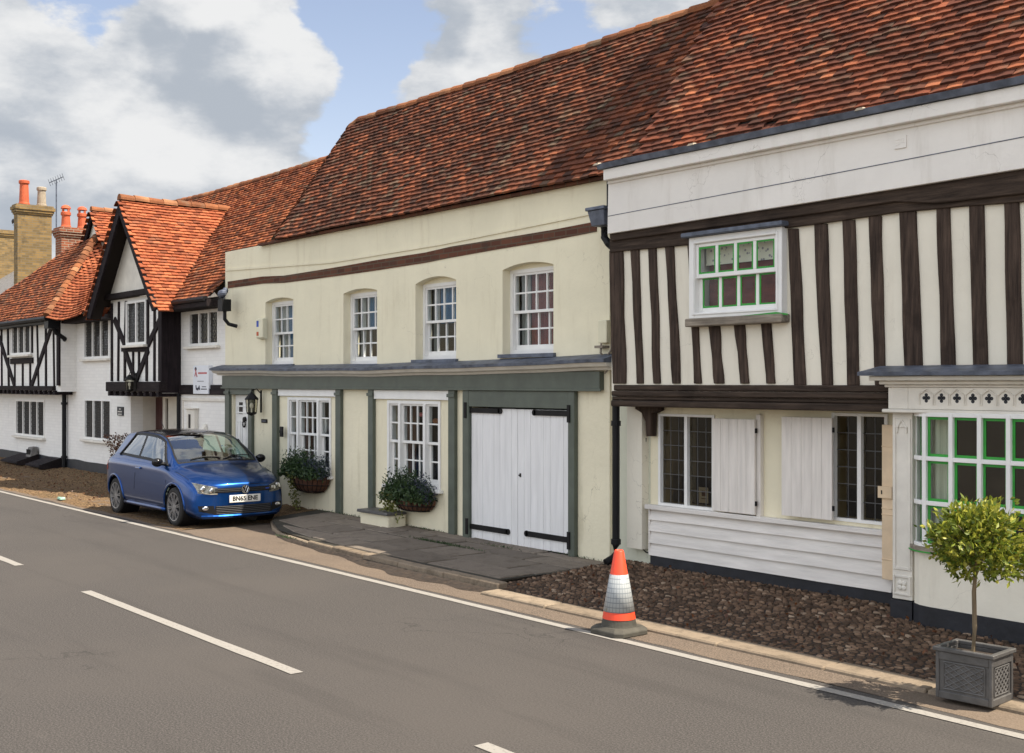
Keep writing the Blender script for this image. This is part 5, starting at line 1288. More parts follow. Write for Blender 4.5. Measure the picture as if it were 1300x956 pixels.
def section(x):
    k = [float(pchip(KEYS[:,0], KEYS[:,c], np.array(x))) for c in range(1, 12)]
    zb, ysil, ylow, ymid, ysh, zsh, ybel, zbel, yrl, zrl, ztop = k
    zl = zb+(zsh-zb)*.22; zm = zb+(zsh-zb)*.62
    p = [(0,zb),(ysil,zb),(ylow,zl),(ymid,zm),(ysh,zsh),(ybel,zbel),(yrl,zrl),(yrl*.6,zrl+(ztop-zrl)*.72),(0,ztop)]
    p = [np.array(q) for q in p]; out = []; seg = []
    out += [p[0], (p[0]+p[1])/2]; seg += [(0,0),(0,1)]
    for s_ in range(1, 5):
        a = p[s_-1] if s_ > 1 else p[1]+(p[1]-p[2])*.3; d = p[s_+2] if s_ < 4 else p[5]+(p[5]-p[4])
        for t in range(N1): out.append(p[4]+(p[5]-p[4])*(t/N1)+np.array((.012*math.sin(math.pi*t/N1), .012*math.sin(math.pi*t/N1))) if s_ == 4 else catmull(a, p[s_], p[s_+1], d if s_ < 3 else p[4]+(p[4]-p[3])*.6, t/N1)); seg.append((s_, t))
    for t in range(N2): out.append(p[5]+(p[6]-p[5])*t/N2); seg.append((5, t))
    q9 = np.array((-p[7][0], p[7][1]))
    for t in range(N3): out.append(catmull(p[6]+(p[6]-p[7])*.0+(p[5]-p[6])*.25, p[6], p[7], p[8], t/N3)); seg.append((6, t))
    for t in range(N3): out.append(catmull(p[6], p[7], p[8], q9, t/N3)); seg.append((7, t))
    out.append(p[8]); seg.append((8, 0))
    return out, seg
XS = np.unique(np.concatenate([np.linspace(-1.95,-1.6,16), np.linspace(-1.6,1.6,108), np.linspace(1.6,2.035,26)]))
secs = [section(x) for x in XS]; SEG = secs[0][1]; NS = len(SEG)
def wheel_in(x, z): return any((x-a)**2+(z-.315)**2 < .352**2 for a in (1.235, -1.235))
cls = {}
parts_ = {k: MB() for k in ('body','side_window','windscreen','roof_panel','window_trim','rear_window')}
def classify(xm, seg, k):
    if seg == 5:
        f = k/N2
        xr = -1.22+.40*f; xf_ = .93-.42*f
        if xr < xm < xf_:
            if -.36 < xm < -.27: return 'window_trim'
            if k in (0, N2-1) or xm < xr+.04 or xm > xf_-.05: return 'window_trim'
            return 'side_window'
    if seg in (6, 7):
        kk = k + (N3 if seg == 7 else 0)
        if .26 < xm < 1.085:
            if kk == 0: return 'body'
            if kk == 1 or xm > 1.05 or xm < .285: return 'window_trim'
            return 'windscreen'
        if -1.12 < xm <= .26 and kk >= 1: return 'roof_panel'
        if -1.7 < xm < -1.3 and kk >= 2: return 'rear_window'
    return 'body'
maps = {k: {} for k in parts_}
def vert(part, i, j, sy):
    if SEG[j][0] in (0,) and j == 0 or j == NS-1: sy_ = 0
    else: sy_ = sy
    key = (i, j, sy_)
    mp_ = maps[part]
    if key not in mp_:
        y, z = secs[i][0][j]; x = shift(XS[i], y); mp_[key] = parts_[part].add([(x, sy*y, z)])
    return mp_[key]
for i in range(len(XS)-1):
    xm = (XS[i]+XS[i+1])/2
    for j in range(NS-1):
        seg, k = SEG[j]
        ym = (secs[i][0][j][0]+secs[i][0][j+1][0])/2; zm = (secs[i][0][j][1]+secs[i][0][j+1][1])/2
        if seg in (1,2,3) and ym > .55 and wheel_in(shift(xm, ym), zm): continue
        if seg == 0 and j >= 1 and wheel_in(shift(xm, ym), zm): continue
        c = classify(xm, seg, k)
        for sy in (1, -1):
            q = (vert(c,i,j,sy), vert(c,i+1,j,sy), vert(c,i+1,j+1,sy), vert(c,i,j+1,sy))
            if len(set(q)) < 4: q = tuple(dict.fromkeys(q))
            parts_[c].face(q if sy > 0 else q[::-1])
# end caps follow the plan curve
for end, sgn in ((len(XS)-1, 1), (0, -1)):
    rows = []
    for j in range(NS):
        y, z = secs[end][0][j]; n = 14
        rows.append([(shift(XS[end], y*t), y*t, z) for t in np.linspace(1, -1, n+1)])
    b = parts_['body']; idx = [b.add(r) for r in rows]
    for a, c in zip(idx, idx[1:]):
        for k in range(n): q = (a+k, c+k, c+k+1, a+k+1); b.face(q if sgn > 0 else q[::-1])
bo = parts_['body'].build('body', M['paint'], car, smooth=True, local=True)
wd_ = bo.modifiers.new('Weld', 'WELD'); wd_.merge_threshold = .0008
for k, mm in (('windscreen','screen_glass'),('roof_panel','roof_glass'),('window_trim','trim'),('rear_window','roof_glass')):
    parts_[k].build(k, M[mm], car, smooth=True, local=True)
sw_ = parts_['side_window']
for a_, b_ in ((-3,-.3),(-.3,3)):
    for sy in (1,-1):
        m = MB(); mp2_ = {}
        for f in sw_.f:
            cx2 = sum(sw_.v[i][0] for i in f)/len(f); cy2 = sum(sw_.v[i][1] for i in f)/len(f)
            if a_ < cx2 < b_ and cy2*sy > 0:
                q = []
                for i in f:
                    if i not in mp2_: mp2_[i] = m.add([sw_.v[i]])
                    q.append(mp2_[i])
                m.face(q)
        m.build('side_window', M['car_glass'], car, smooth=True, local=True)
def p56(x, f):
    k = [float(pchip(KEYS[:,0], KEYS[:,c], np.array(x))) for c in range(1, 12)]
    y = k[6]+(k[8]-k[6])*f; z = k[7]+(k[9]-k[7])*f; return Vector((shift(x, y), y, z))
for sy in (1,-1):
    m = MB(); pth = [p56(.93-.42*f-.025, f) for f in np.linspace(.02,.98,14)] ; pth2 = [p56(-1.22+.40*f+.02, f) for f in np.linspace(.02,.98,14)]
    for pp_ in (pth, pth2): m.tube([(p.x, p.y*sy, p.z) for p in pp_], .022, 8)
    m.build('window_seal', M['trim'], car, smooth=True, local=True)
# things laid on the skin, found by casting onto the body
allv = []; allf = []
for k in parts_:
    o = len(allv); allv += parts_[k].v; allf += [tuple(a+o for a in f) for f in parts_[k].f]
bvh = BVHTree.FromPolygons(allv, allf)
def front(y, z, off=.006):
    h = bvh.ray_cast(Vector((3.5, y, z)), Vector((-1,0,0)))[0]
    return Vector((h.x+off if h else 1.8, y, z))
def side(x, z, sy=-1, off=.004):
    h = bvh.ray_cast(Vector((x, 3*sy, z)), Vector((0,-sy,0)))[0]
    return Vector((x, (h.y if h else .83*sy)+off*sy, z))
def patch(mb, c, fn, nu=10, nv=4, off=.006, **kw):
    (a, b, cc, d) = [Vector(p) for p in c]; idx = []
    for v in range(nv+1):
        r = []
        for u in range(nu+1):
            q = a.lerp(b, u/nu).lerp(d.lerp(cc, u/nu), v/nv); r.append(mb.add([fn(q[0], q[1], off=off, **kw)]))
        idx.append(r)
    for v in range(nv):
        for u in range(nu): mb.face((idx[v][u], idx[v][u+1], idx[v+1][u+1], idx[v+1][u]))
m = MB(); patch(m, ((-.48,.555),(.48,.555),(.48,.628),(-.48,.628)), front, 20, 3, .008); gr = m.build('grille', M['trim'], car, local=True)
m = MB()
for z in (.58,.604): m.tube([front(y, z, .011) for y in np.linspace(-.5,.5,16)], .003, 6)
m.build('chrome_bar', M['grille_grey'], gr, local=True)
m = MB(); fx = front(0,.597,.0).x
m.lathe([(.001,fx+.02),(.062,fx+.02),(.068,fx+.01)], (0,0,.597), 24, 'x'); bd_ = m.build('badge', M['trim'], car, local=True)
m = MB(); m.lathe([(.056,fx+.02),(.056,fx+.028),(.067,fx+.028),(.067,fx+.018)], (0,0,.597), 28, 'x')
X = fx+.026
def stroke(pts): m.tube([(X, y, .597+z) for y, z in pts], .0065, 6)
stroke([(-.022,.052),(0,.006),(.022,.052)])
stroke([(-.05,.025),(-.022,-.05),(0,-.002),(.022,-.05),(.05,.025)])
m.build('emblem', M['chrome'], bd_, local=True)
m = MB(); patch(m, ((.36,.584),(.43,.584),(.43,.602),(.36,.602)), front, 3, 1, .02); m.build('trim_badge', M['blue'], car, local=True)
for sy in (1,-1):
    m = MB(); patch(m, ((.44*sy,.528),(.715*sy,.555),(.735*sy,.715),(.44*sy,.64)), front, 10, 6, .007); hl = m.build('headlight', M['lampdark'], car, local=True, smooth=True)
    m = MB()
    for y, z, r in ((.525,.588,.046),(.635,.612,.056)):
        c = front(y*sy, z, .008); m.ball(tuple(c), r, 14, 8, (.3,1,.9))
    m.build('reflector', M['chrome'], hl, local=True, smooth=True)
    m = MB(); patch(m, ((.44*sy,.528),(.715*sy,.555),(.735*sy,.715),(.44*sy,.64)), front, 10, 6, .024); m.build('lens', M['lamp_glass'], hl, local=True, smooth=True)
    m = MB(); m.tube([front(y*sy, z, .014) for y, z in ((.45,.54),(.54,.537),(.63,.55),(.70,.568),(.72,.65))], .007, 6); m.build('chrome_strip', M['alloy'], hl, local=True)
    m = MB(); patch(m, ((.46*sy,.22),(.70*sy,.275),(.715*sy,.36),(.50*sy,.36)), front, 8, 4, .006); fg = m.build('fog_light_surround', M['trim'], car, local=True)
    m = MB(); c = front(.61*sy,.32,.01); m.ball(tuple(c), .045, 14, 8, (.35,1.35,.7)); m.build('fog_light', M['chrome'], fg, local=True, smooth=True)
m = MB(); patch(m, ((-.50,.215),(.50,.215),(.47,.355),(-.47,.355)), front, 18, 5, .006); lg = m.build('lower_grille', M['trim'], car, local=True)
m = MB()
for z in (.235,.262,.289,.316,.342): m.tube([front(y, z, .010) for y in np.linspace(-.46,.46,14)], .006, 6)
m.build('grille_bar', M['grille_grey'], lg, local=True)
m = MB(); m.tube([front(y, .195, -.002) for y in np.linspace(-.66,.66,18)], .022, 6); m.build('splitter', M['paint'], car, local=True)
m = MB(); fx = front(0,.45,0).x; m.box(fx+.004, fx+.02, -.265, .265, .395, .512); np_ = m.build('number_plate', M['plate'], car, local=True, bev=.006)
t_ = text('registration', 'BN65 ENE', .098, (fx+.021, 0, .453), M['ink'], None, mat=Matrix(((0,0,1),(1,0,0),(0,1,0))), ext=.001, sx=1.0, off=.003)
bpy.context.view_layer.update(); dg = bpy.context.evaluated_depsgraph_get(); me_ = bpy.data.meshes.new_from_object(t_.evaluated_get(dg)); tm_ = t_.matrix_world.copy(); bpy.data.objects.remove(t_)
me_.transform(tm_); me_.name = 'registration'; t_ = bpy.data.objects.new('registration', me_); col.objects.link(t_); t_.parent = np_
# seams, handle, sills, arch lips
m = MB()
def seam(pts, sy): m.tube([side(x, z, sy, .0005) for x, z in pts], .0045, 5)
for sy in (1,-1):
    seam([(.93,.93),(.96,.7),(.95,.45),(.9,.28)], sy); seam([(-.30,.98),(-.31,.75),(-.35,.5),(-.42,.28)], sy); seam([(.9,.28),(.3,.255),(-.42,.28)], sy)
    m.tube([side(x, z, sy, .001) for x, z in ((1.2,.855),(1.45,.80),(1.62,.75))], .004, 5)
m.tube([front(y, .675-.02*(abs(y)/.6)**2, .0) for y in np.linspace(-.52,.52,14)], .0045, 5)
m.build('panel_gap', M['trim'], car, local=True)
for sy in (1,-1):
    m = MB(); c = side(-.16,.845,sy,0); m.hexa([(-.26,c.y+.0,.83),(-.06,c.y,.83),(-.06,c.y+sy*.03,.835),(-.26,c.y+sy*.03,.835),(-.26,c.y,.865),(-.06,c.y,.865),(-.06,c.y+sy*.025,.86),(-.26,c.y+sy*.025,.86)]); m.build('door_handle', M['paint'], car, local=True, bev=.008)
    m = MB(); m.tube([(x, side(x,.26,sy,.004).y, .235) for x in np.linspace(-.86,.86,12)], .035, 8); m.build('sill', M['paint'], car, local=True, smooth=True)
    for a in (1.235,-1.235):
        m = MB(); pts = []
        for t in np.linspace(-.12, math.pi+.12, 26):
            x = a+.362*math.cos(t); z = .315+.362*math.sin(t); xx = a+.385*math.cos(t); zz = .315+.385*math.sin(t)
            c = side(xx, max(zz,.24), sy, 0); pts.append((x, c.y-sy*.004, z))
        m.tube(pts, .022, 8); m.build('arch_lip', M['paint'], car, local=True, smooth=True)
        m = MB(); m.lathe([(.35,.80*sy),(.35,.50*sy),(.02,.50*sy)], (a,0,.315), 26, 'y'); m.build('wheel_arch_lining', M['trim'], car, local=True)
    # mirror
    m = MB(); m.ball((.79, .905*sy, .985), .09, 14, 10, (.62,1.05,.78)); m.tube([(.83,.78*sy,.955),(.81,.88*sy,.97)], [.03,.028], 8); mi = m.build('door_mirror', M['trim'], car, local=True, smooth=True)
    m = MB(); m.ball((.805, .905*sy, 1.0), .08, 14, 10, (.62,1.04,.62)); m.build('mirror_cover', M['roof_glass'], mi, local=True, smooth=True)
    m = MB(); patch(m, ((-1.74,.70),(-1.56,.76),(-1.60,.95),(-1.74,.90)), side, 5, 4, .005, sy=sy); m.build('tail_light', M['tail'], car, local=True)
# wheels
def wheel(a, sy):
    m = MB(); yo = .825*sy; yi = .62*sy
    m.lathe([(.225,yo-.012*sy),(.225,yo),(.262,yo+.006*sy),(.296,yo-.01*sy),(.308,yo-.035*sy),(.308,yi+.03*sy),(.29,yi),(.21,yi),(.21,yo-.1*sy)], (a,0,.308), 36, 'y')
    w0 = m.build('wheel', M['tyre'], car, local=True, smooth=False)
    m = MB(); m.lathe([(.228,yo-.02*sy),(.228,yo+.004*sy),(.212,yo+.002*sy),(.205,yo-.03*sy),(.205,yi)], (a,0,.308), 36, 'y')
    for k in range(10):
        t = k*math.pi/5+.15
        for dt in (-.075,.075):
            c0 = Vector((a+.05*math.cos(t+dt*3), yo-.012*sy, .308+.05*math.sin(t+dt*3))); c1 = Vector((a+.215*math.cos(t+dt), yo-.008*sy, .308+.215*math.sin(t+dt))); m.bar(c0, c1, .016, .022)
    m.lathe([(.001,yo-.002*sy),(.05,yo-.004*sy),(.062,yo-.02*sy),(.062,yo-.05*sy)], (a,0,.308), 20, 'y'); m.build('rim', M['alloy'], w0, local=True)
    m = MB(); m.lathe([(.001,yo-.07*sy),(.2,yo-.07*sy),(.2,yo-.09*sy)], (a,0,.308), 24, 'y'); m.build('brake_disc', M['trim'], w0, local=True)
for a in (1.235,-1.235):
    for sy in (1,-1): wheel(a, sy)
# cabin
m = MB(); m.box(-1.5, 1.05, -.66, .66, .3, .42); m.hexa([(.7,-.7,.55),(1.1,-.68,.55),(1.1,.68,.55),(.7,.7,.55),(.62,-.7,.9),(1.1,-.66,.9),(1.1,.66,.9),(.62,.7,.9)]); m.build('dashboard', M['seat'], car, local=True, bev=.03)
for y in (-.36,.36):
    m = MB(); m.hexa([(-.5,y-.24,.42),(.08,y-.24,.42),(.08,y+.24,.42),(-.5,y+.24,.42),(-.5,y-.24,.56),(.08,y-.24,.6),(.08,y+.24,.6),(-.5,y+.24,.56)])
    m.hexa([(-.52,y-.24,.55),(-.38,y-.24,.55),(-.38,y+.24,.55),(-.52,y+.24,.55),(-.72,y-.2,1.08),(-.62,y-.2,1.08),(-.62,y+.2,1.08),(-.72,y+.2,1.08)])
    m.box(-.75,-.66,y-.12,y+.12,1.1,1.26); m.build('seat', M['seat'], car, local=True, bev=.03)
m = MB(); m.box(-1.15,-1.02,-.6,.6,.5,1.02); m.build('rear_seat', M['seat'], car, local=True, bev=.03)
m = MB(); c = Vector((.5,-.36,.9)); m.tube([c+Vector((.07*math.cos(t),.18*math.sin(t),.16*math.cos(t))) for t in np.linspace(0,2*math.pi,25)], .014, 8)
m.bar(c-Vector((0,.17,0)), c+Vector((0,.17,0)), .05, .02); m.tube([c, c+Vector((.25,0,-.08))], .03, 8); m.build('steering_wheel', M['trim'], car, local=True)
m = MB(); m.ball((.36,0,1.3), .05, 10, 6, (.4,2,.7)); m.build('rear_view_mirror', M['trim'], car, local=True)
m = MB()
for y0, y1 in ((-.45,.08),(.1,.6)):
    P_ = []
    for t in np.linspace(0,1,8):
        y = y0+(y1-y0)*t; x = 1.06-.06*math.sin(t*2.5)-.12*abs(y)**2; h = bvh.ray_cast(Vector((x,y,3)), Vector((0,0,-1)))[0]; P_.append((x, y, (h.z if h else .95)+.016))
    m.tube(P_, .009, 6)
m.build('wiper', M['trim'], car, local=True)
m = MB(); m.tube([(-1.08,0,1.44),(-1.25,0,1.60)], [.008,.004], 6); m.build('aerial', M['trim'], car, local=True)
# ================================================================ smaller things
def leaves(mb, pts, L, W, rg, droop=0, flat=0):
    for c, nrm in pts:
        c = Vector(c); d = Vector((rg.gauss(0,1), rg.gauss(0,1), rg.gauss(0,1)+nrm.z*.2)).normalized()
        d = (d + nrm*.9 + Vector((0,0,-droop))).normalized()
        s = d.cross(Vector((rg.gauss(0,1), rg.gauss(0,1), rg.gauss(0,1)))).normalized(); n = d.cross(s).normalized()
        l = L*rg.uniform(.7,1.25); w_ = W*rg.uniform(.7,1.2)
        i = mb.add([c, c+d*l*.5+s*w_*.5+n*w_*.16, c+d*l, c+d*l*.5-s*w_*.5+n*w_*.16, c+d*l*.45]); mb.face((i, i+1, i+2, i+4)); mb.face((i, i+4, i+2, i+3))
# traffic cone
cx_, cy_ = -7.65, 7.47
cone = thing('traffic_cone', (cx_, cy_, .004), 'orange traffic cone with a scuffed silver reflective sleeve on the white edge line', 'traffic cone')
def rp(r, z): return (r, z+.004)
m = MB(); a0 = .36
b = [( .215,0),(.215,.03)]
oc = []
for z, r, ch_ in ((.004,.21,.06),(.045,.21,.06),(.075,.17,.05)):
    oc.append(m.add([(cx_+x, cy_+y, z) for x, y in ((r,-r+ch_),(r,r-ch_),(r-ch_,r),(-r+ch_,r),(-r,r-ch_),(-r,-r+ch_),(-r+ch_,-r),(r-ch_,-r))]))
for a, c in zip(oc, oc[1:]):
    for k in range(8): l = (k+1) % 8; m.face((a+k, a+l, c+l, c+k))
m.face([oc[0]+7-k for k in range(8)]); m.face([oc[2]+k for k in range(8)])
m.lathe([(.165,.07),(.158,.09),(.142,.155),(.10,.16)], (cx_,cy_,0), 32); m.build('base', M['cone_base'], cone, bev=.006)
def cr_(z): return .148 - (z-.15)*(.148-.042)/.6
m = MB(); m.lathe([(cr_(.14),.14),(cr_(.74),.74),(.036,.752),(.03,.75),(.028,.6)], (cx_,cy_,0), 40); m.build('cone_body', M['cone_red'], cone, smooth=True)
m = MB(); m.lathe([(cr_(.205),.205),(cr_(.205)+.004,.206),(cr_(.535)+.004,.534),(cr_(.535),.535)], (cx_,cy_,0), 40); m.build('reflective_sleeve', M['sleeve'], cone, smooth=True)

# planter and bay tree
pc = Vector((-4.40, 7.78, .035)); ang = R(4)
pl = thing('planter', pc, 'square grey lattice patterned planter holding the clipped bay tree', 'planter')
m = MB(); hw, hy, ht = .205, .165, .36
frame_t = .022
m.box(-hw+.012, hw-.012, -hy+.012, hy-.012, .012, ht-.06)
for sx in (-1,1):
    for sy in (-1,1): m.box(sx*hw-.025*(sx>0)*1-.0*(sx<0), sx*hw+.025*(sx<0), sy*hy-.025*(sy>0), sy*hy+.025*(sy<0), 0, ht-.03)
for sy in (-1,1):
    m.box(-hw+.025, hw-.025, min(sy*hy, sy*(hy-.02)), max(sy*hy, sy*(hy-.02)), .0, .05); m.box(-hw+.025, hw-.025, min(sy*hy, sy*(hy-.02)), max(sy*hy, sy*(hy-.02)), ht-.09, ht-.031)
for sx in (-1,1):
    m.box(min(sx*hw, sx*(hw-.02)), max(sx*hw, sx*(hw-.02)), -hy+.025, hy-.025, .0, .05); m.box(min(sx*hw, sx*(hw-.02)), max(sx*hw, sx*(hw-.02)), -hy+.025, hy-.025, ht-.09, ht-.031)
m.build('box', M['lead_planter'], pl, local=True, bev=.004)
m = MB(); r_ = .016
m.box(-hw-r_, hw+r_, -hy-r_, -hy+.022, ht-.03, ht); m.box(-hw-r_, hw+r_, hy-.022, hy+r_, ht-.03, ht); m.box(-hw-r_, -hw+.022, -hy+.0225, hy-.0225, ht-.03, ht); m.box(hw-.022, hw+r_, -hy+.0225, hy-.0225, ht-.03, ht)
m.build('rim', M['lead_planter'], pl, local=True, bev=.005)
m = MB()
def lat(ax, c, half, z0, z1):
    W_ = 2*half; Hh = z1-z0; n = 4
    for sg_ in (1,-1):
        for k in range(-n, n+1):
            x0 = -half+W_*k/n
            pts = []
            for t in np.linspace(0,1,15):
                x = x0+W_*t if sg_ > 0 else -x0-W_*t
                if -half <= x <= half: pts.append((x, z0+Hh*t))
            if len(pts) > 1:
                A, B = pts[0], pts[-1]
                f = (lambda p: (p[0], c, p[1])) if ax == 'y' else (lambda p: (c, p[0], p[1]))
                m.tube([f(A), f(B)], .0055, 6)
for s_ in (-1,1):
    lat('y', s_*(hy-.010), hw-.06, .075, ht-.11); lat('x', s_*(hw-.010), hy-.06, .075, ht-.11)
    for (a_, c_, h_) in (('y', s_*(hy-.010), hw-.055), ('x', s_*(hw-.010), hy-.055)):
        L_ = [(-h_,.068),(h_,.068),(h_,ht-.103),(-h_,ht-.103),(-h_,.068)]
        for p, q_ in zip(L_, L_[1:]): m.tube([(p[0], c_, p[1]), (q_[0], c_, q_[1])] if a_ == 'y' else [(c_, p[0], p[1]), (c_, q_[0], q_[1])], .007, 6)
m.build('lattice_moulding', M['lead_planter'], pl, local=True)
m = MB(); m.box(-hw+.022, hw-.022, -hy+.022, hy-.022, ht-.07, ht-.055); m.build('soil', M['soil'], pl, local=True)
pl.rotation_euler.z = ang
bt_ = thing('bay_tree', (pc.x, pc.y, pc.z+ht-.06), 'clipped lollipop bay tree with yellow green leaves growing in the grey planter', 'tree')
tz0 = pc.z+ht-.06; ctr = Vector((-4.34, 7.78, 1.12))
m = MB(); m.tube([(pc.x-.01, pc.y, tz0-.01),(pc.x+.004,pc.y,tz0+.2),(pc.x-.002,pc.y,tz0+.45),(pc.x+.02,pc.y,tz0+.7),(pc.x+.03,pc.y,tz0+.95)], [.019,.016,.0155,.014,.009], 10)
rg = random.Random(4); twigs = []
for k in range(46):
    a = rg.uniform(0, 2*math.pi); el = rg.uniform(-.5, 1.3); d = Vector((math.cos(a)*math.cos(el)*.37, math.sin(a)*math.cos(el)*.37, math.sin(el)*.28))*rg.uniform(.72,1.05)
    s0 = Vector((pc.x+.01, pc.y, rg.uniform(.92,1.15))); e0 = ctr + d; mid = s0.lerp(e0, .5)+Vector((rg.uniform(-.04,.04),rg.uniform(-.04,.04),rg.uniform(.0,.06)))
    m.tube([s0, mid, e0], [.008,.005,.003], 5, cap=False); twigs.append((s0, mid, e0))
m.build('trunk', M['bark'], bt_)
m = MB(); pts = []
for s0, mid, e0 in twigs:
    for k in range(46):
        t = rg.betavariate(2.2, 1.0)*1.06; c = s0.lerp(mid, t*2) if t < .5 else mid.lerp(e0, t*2-1)
        c = c + Vector((rg.gauss(0,.032), rg.gauss(0,.032), rg.gauss(0,.032)))
        pts.append((c, ((c-ctr)*1.2).normalized()*.7+Vector((0,0,.35))))
for k in range(2600):
    a = rg.uniform(0, 2*math.pi); cz_ = rg.uniform(-.95,1); d = Vector((math.cos(a)*math.sqrt(1-cz_*cz_)*.36, math.sin(a)*math.sqrt(1-cz_*cz_)*.36, cz_*.28))
    k_ = .82+.42*noise.noise(d*6+Vector((3,1,7))) + rg.uniform(-.12,.08)
    if noise.noise(d*9+Vector((1,5,2))) < -.22: continue
    pts.append((ctr+d*k_, d.normalized()+Vector((0,0,.3))))
leaves(m, pts, .052, .026, rg); m.build('crown', M['bay_leaf'], bt_, recalc=False)

# wall baskets
def basket(u0, u1, vtop, vbot, Y, label, trail, seed):
    x0, x1 = PX(u0,Y), PX(u1,Y); zc = PZ((u0+u1)/2, vtop, Y); zb = PZ((u0+u1)/2, vbot, Y); xm = (x0+x1)/2; hw = (x1-x0)/2
    b = thing('flower_basket', (xm, Y, zb), label, 'flower basket', 'wall baskets under the ground floor windows')
    m = MB(); n = 14; rows = []
    for k in range(7):
        t = k/6; a = t*math.pi/2; z = zc-(zc-zb)*math.sin(a); rr = math.cos(a)**.6
        rows.append(m.add([(xm+hw*rr*math.cos(q*math.pi/n+math.pi), F-.03+.26*rr*math.sin(q*math.pi/n+math.pi), z) for q in range(n+1)]))
    for a, c in zip(rows, rows[1:]):
        for q in range(n): m.face((a+q, a+q+1, c+q+1, c+q))
    m.face([rows[0]+q for q in range(n+1)])
    m.build('coir_liner', M['terracotta'], b)
    m = MB(); loops = []
    for k in (0,2,4):
        a = k/6*math.pi/2; z = zc-(zc-zb)*math.sin(a); rr = math.cos(a)**.6+.02
        m.tube([(xm+hw*rr*math.cos(q*math.pi/n+math.pi), F-.03+.265*rr*math.sin(q*math.pi/n+math.pi), z) for q in range(n+1)], .007, 5)
    for q in range(1, n):
        an = q*math.pi/n+math.pi; m.tube([(xm+hw*(math.cos(a)**.6+.02)*math.cos(an), F-.03+.265*(math.cos(a)**.6+.02)*math.sin(an), zc-(zc-zb)*math.sin(a)) for a in np.linspace(0,1.45,6)], .005, 5)
    m.build('wire_frame', M['iron'], b)
    rg = random.Random(seed)
    def mass(name, mt, cx0, cx1, h, n_, L, W, up=.6, out=.22):
        m = MB(); pts = []
        for k in range(n_):
            x = rg.uniform(cx0, cx1); y = F-.05-rg.random()*out; z = zc-.04+rg.random()**1.2*h*(1-.35*abs((x-(cx0+cx1)/2)/(cx1-cx0)*2)); pts.append(((x,y,z), Vector((rg.uniform(-.3,.3), -.2, up))))
        for k in range(int(n_/22)):            # upright stems give the outline its spikes
            x = rg.uniform(cx0, cx1); y = F-.08-rg.random()*out*.8; hh = h*rg.uniform(.75,1.3)
            for j in range(12): pts.append(((x+rg.gauss(0,.008)+.03*j/12*rg.choice((-1,1)), y, zc+hh*j/12), Vector((rg.uniform(-.5,.5), -.2, .5))))
        leaves(m, pts, L, W, rg); m.build(name, M[mt], b, recalc=False)
    mass('foliage', 'herb_leaf', x0-.05, xm+hw*.45, .38, 1300, .06, .022); mass('lavender', 'grey_leaf', xm-.02, x1+.06, .32, 900, .05, .016); mass('greenery', 'herb_leaf', x0-.03, x1+.03, .2, 1100, .06, .034, .0, .32)
    m = MB(); pts = []
    for tx, tl in trail:
        for k in range(int(tl*330)):
            t = rg.random(); x = x0+(x1-x0)*tx+rg.gauss(0,.075)*(1.2-t*.6); pts.append(((x, F-.2-.08*(1-t)+rg.gauss(0,.03), zc+.06-tl*t), Vector((rg.uniform(-.4,.4),-.6,-.2))))
        m.tube([(x0+(x1-x0)*tx, F-.2, zc), (x0+(x1-x0)*tx+.02, F-.22, zc-tl*.5), (x0+(x1-x0)*tx+.0, F-.2, zc-tl)], .004, 4)
    leaves(m, pts, .05, .035, rg, .2); m.build('trailing_ivy', M['ivy_leaf'], b, recalc=False)
basket(366, 411, 603, 626, F-.15, 'wall basket of dark herbs and lavender nearer the car', [(.32,.62)], 3)
basket(497, 545, 632, 650, F-.15, 'wall basket with yellow green ivy trailing beside the stone step', [(.02,.75),(.12,.62),(.22,.4)], 5)

# step, box and lanterns
x0, x1 = PX(456,9.62), PX(494,9.62)
m = MB(); m.box(x0+.03, x1-.03, 9.62, F-.061, .0, .29); st = m.build('mounting_step', M['cream_low'], None, bev=.01); tag(st, 'low white painted brick step with grey slab top against the cream wall', 'step')
m = MB(); m.hexa([(x0,9.57,.292),(x1,9.57,.292),(x1,F-.062,.292),(x0,F-.062,.292),(x0+.005,9.575,.335),(x1-.005,9.575,.335),(x1,F-.062,.335),(x0,F-.062,.335)]); m.build('slab', M['lead_planter'], st, bev=.008)
def lantern(u, v, Y, wallY, label, sc_=1.0):
    x, _, z = P(u, v, Y); o = thing('wall_lantern', (x, Y, z), label, 'lantern')
    m = MB(); m.box(x+.05, x+.09, wallY-.02, wallY, z-.1*sc_, z+.22*sc_); m.tube([(x+.07,wallY-.01,z+.17*sc_),(x+.04,(Y+wallY)/2,z+.24*sc_),(x,Y,z+.22*sc_),(x,Y,z+.17*sc_)], .011, 6); m.build('bracket', M['iron'], o)
    m = MB(); r = .085*sc_
    m.lathe([(.02,z+.19*sc_),(.05*sc_,z+.155*sc_),(r*1.15,z+.1*sc_),(r*1.15,z+.085*sc_)], (x,Y,0), 6); m.lathe([(r*.8,z-.115*sc_),(r*.85,z-.095*sc_)], (x,Y,0), 6); m.lathe([(.001,z-.15*sc_),(r*.5,z-.13*sc_),(r*.85,z-.115*sc_)], (x,Y,0), 6)
    for k in range(6):
        a = k*math.pi/3; m.tube([(x+r*math.cos(a),Y+r*math.sin(a),z+.09*sc_),(x+r*.82*math.cos(a),Y+r*.82*math.sin(a),z-.1*sc_)], .006, 5)
    m.build('cage', M['iron'], o)
    m = MB(); m.lathe([(r*.96,z+.085*sc_),(r*.78,z-.095*sc_)], (x,Y,0), 6); m.build('lamp_glass', M['lamp_glass'], o)
    m = MB(); m.tube([(x,Y,z-.1*sc_),(x,Y,z-.02)], .012, 6); m.ball((x,Y,z+.0), .03*sc_, 8, 8, (1,1,1.4)); m.build('bulb', M['plate'], o)
lantern(319.5, 515, F-.22, F-.061, 'black carriage lantern beside the white front door', 1.25)
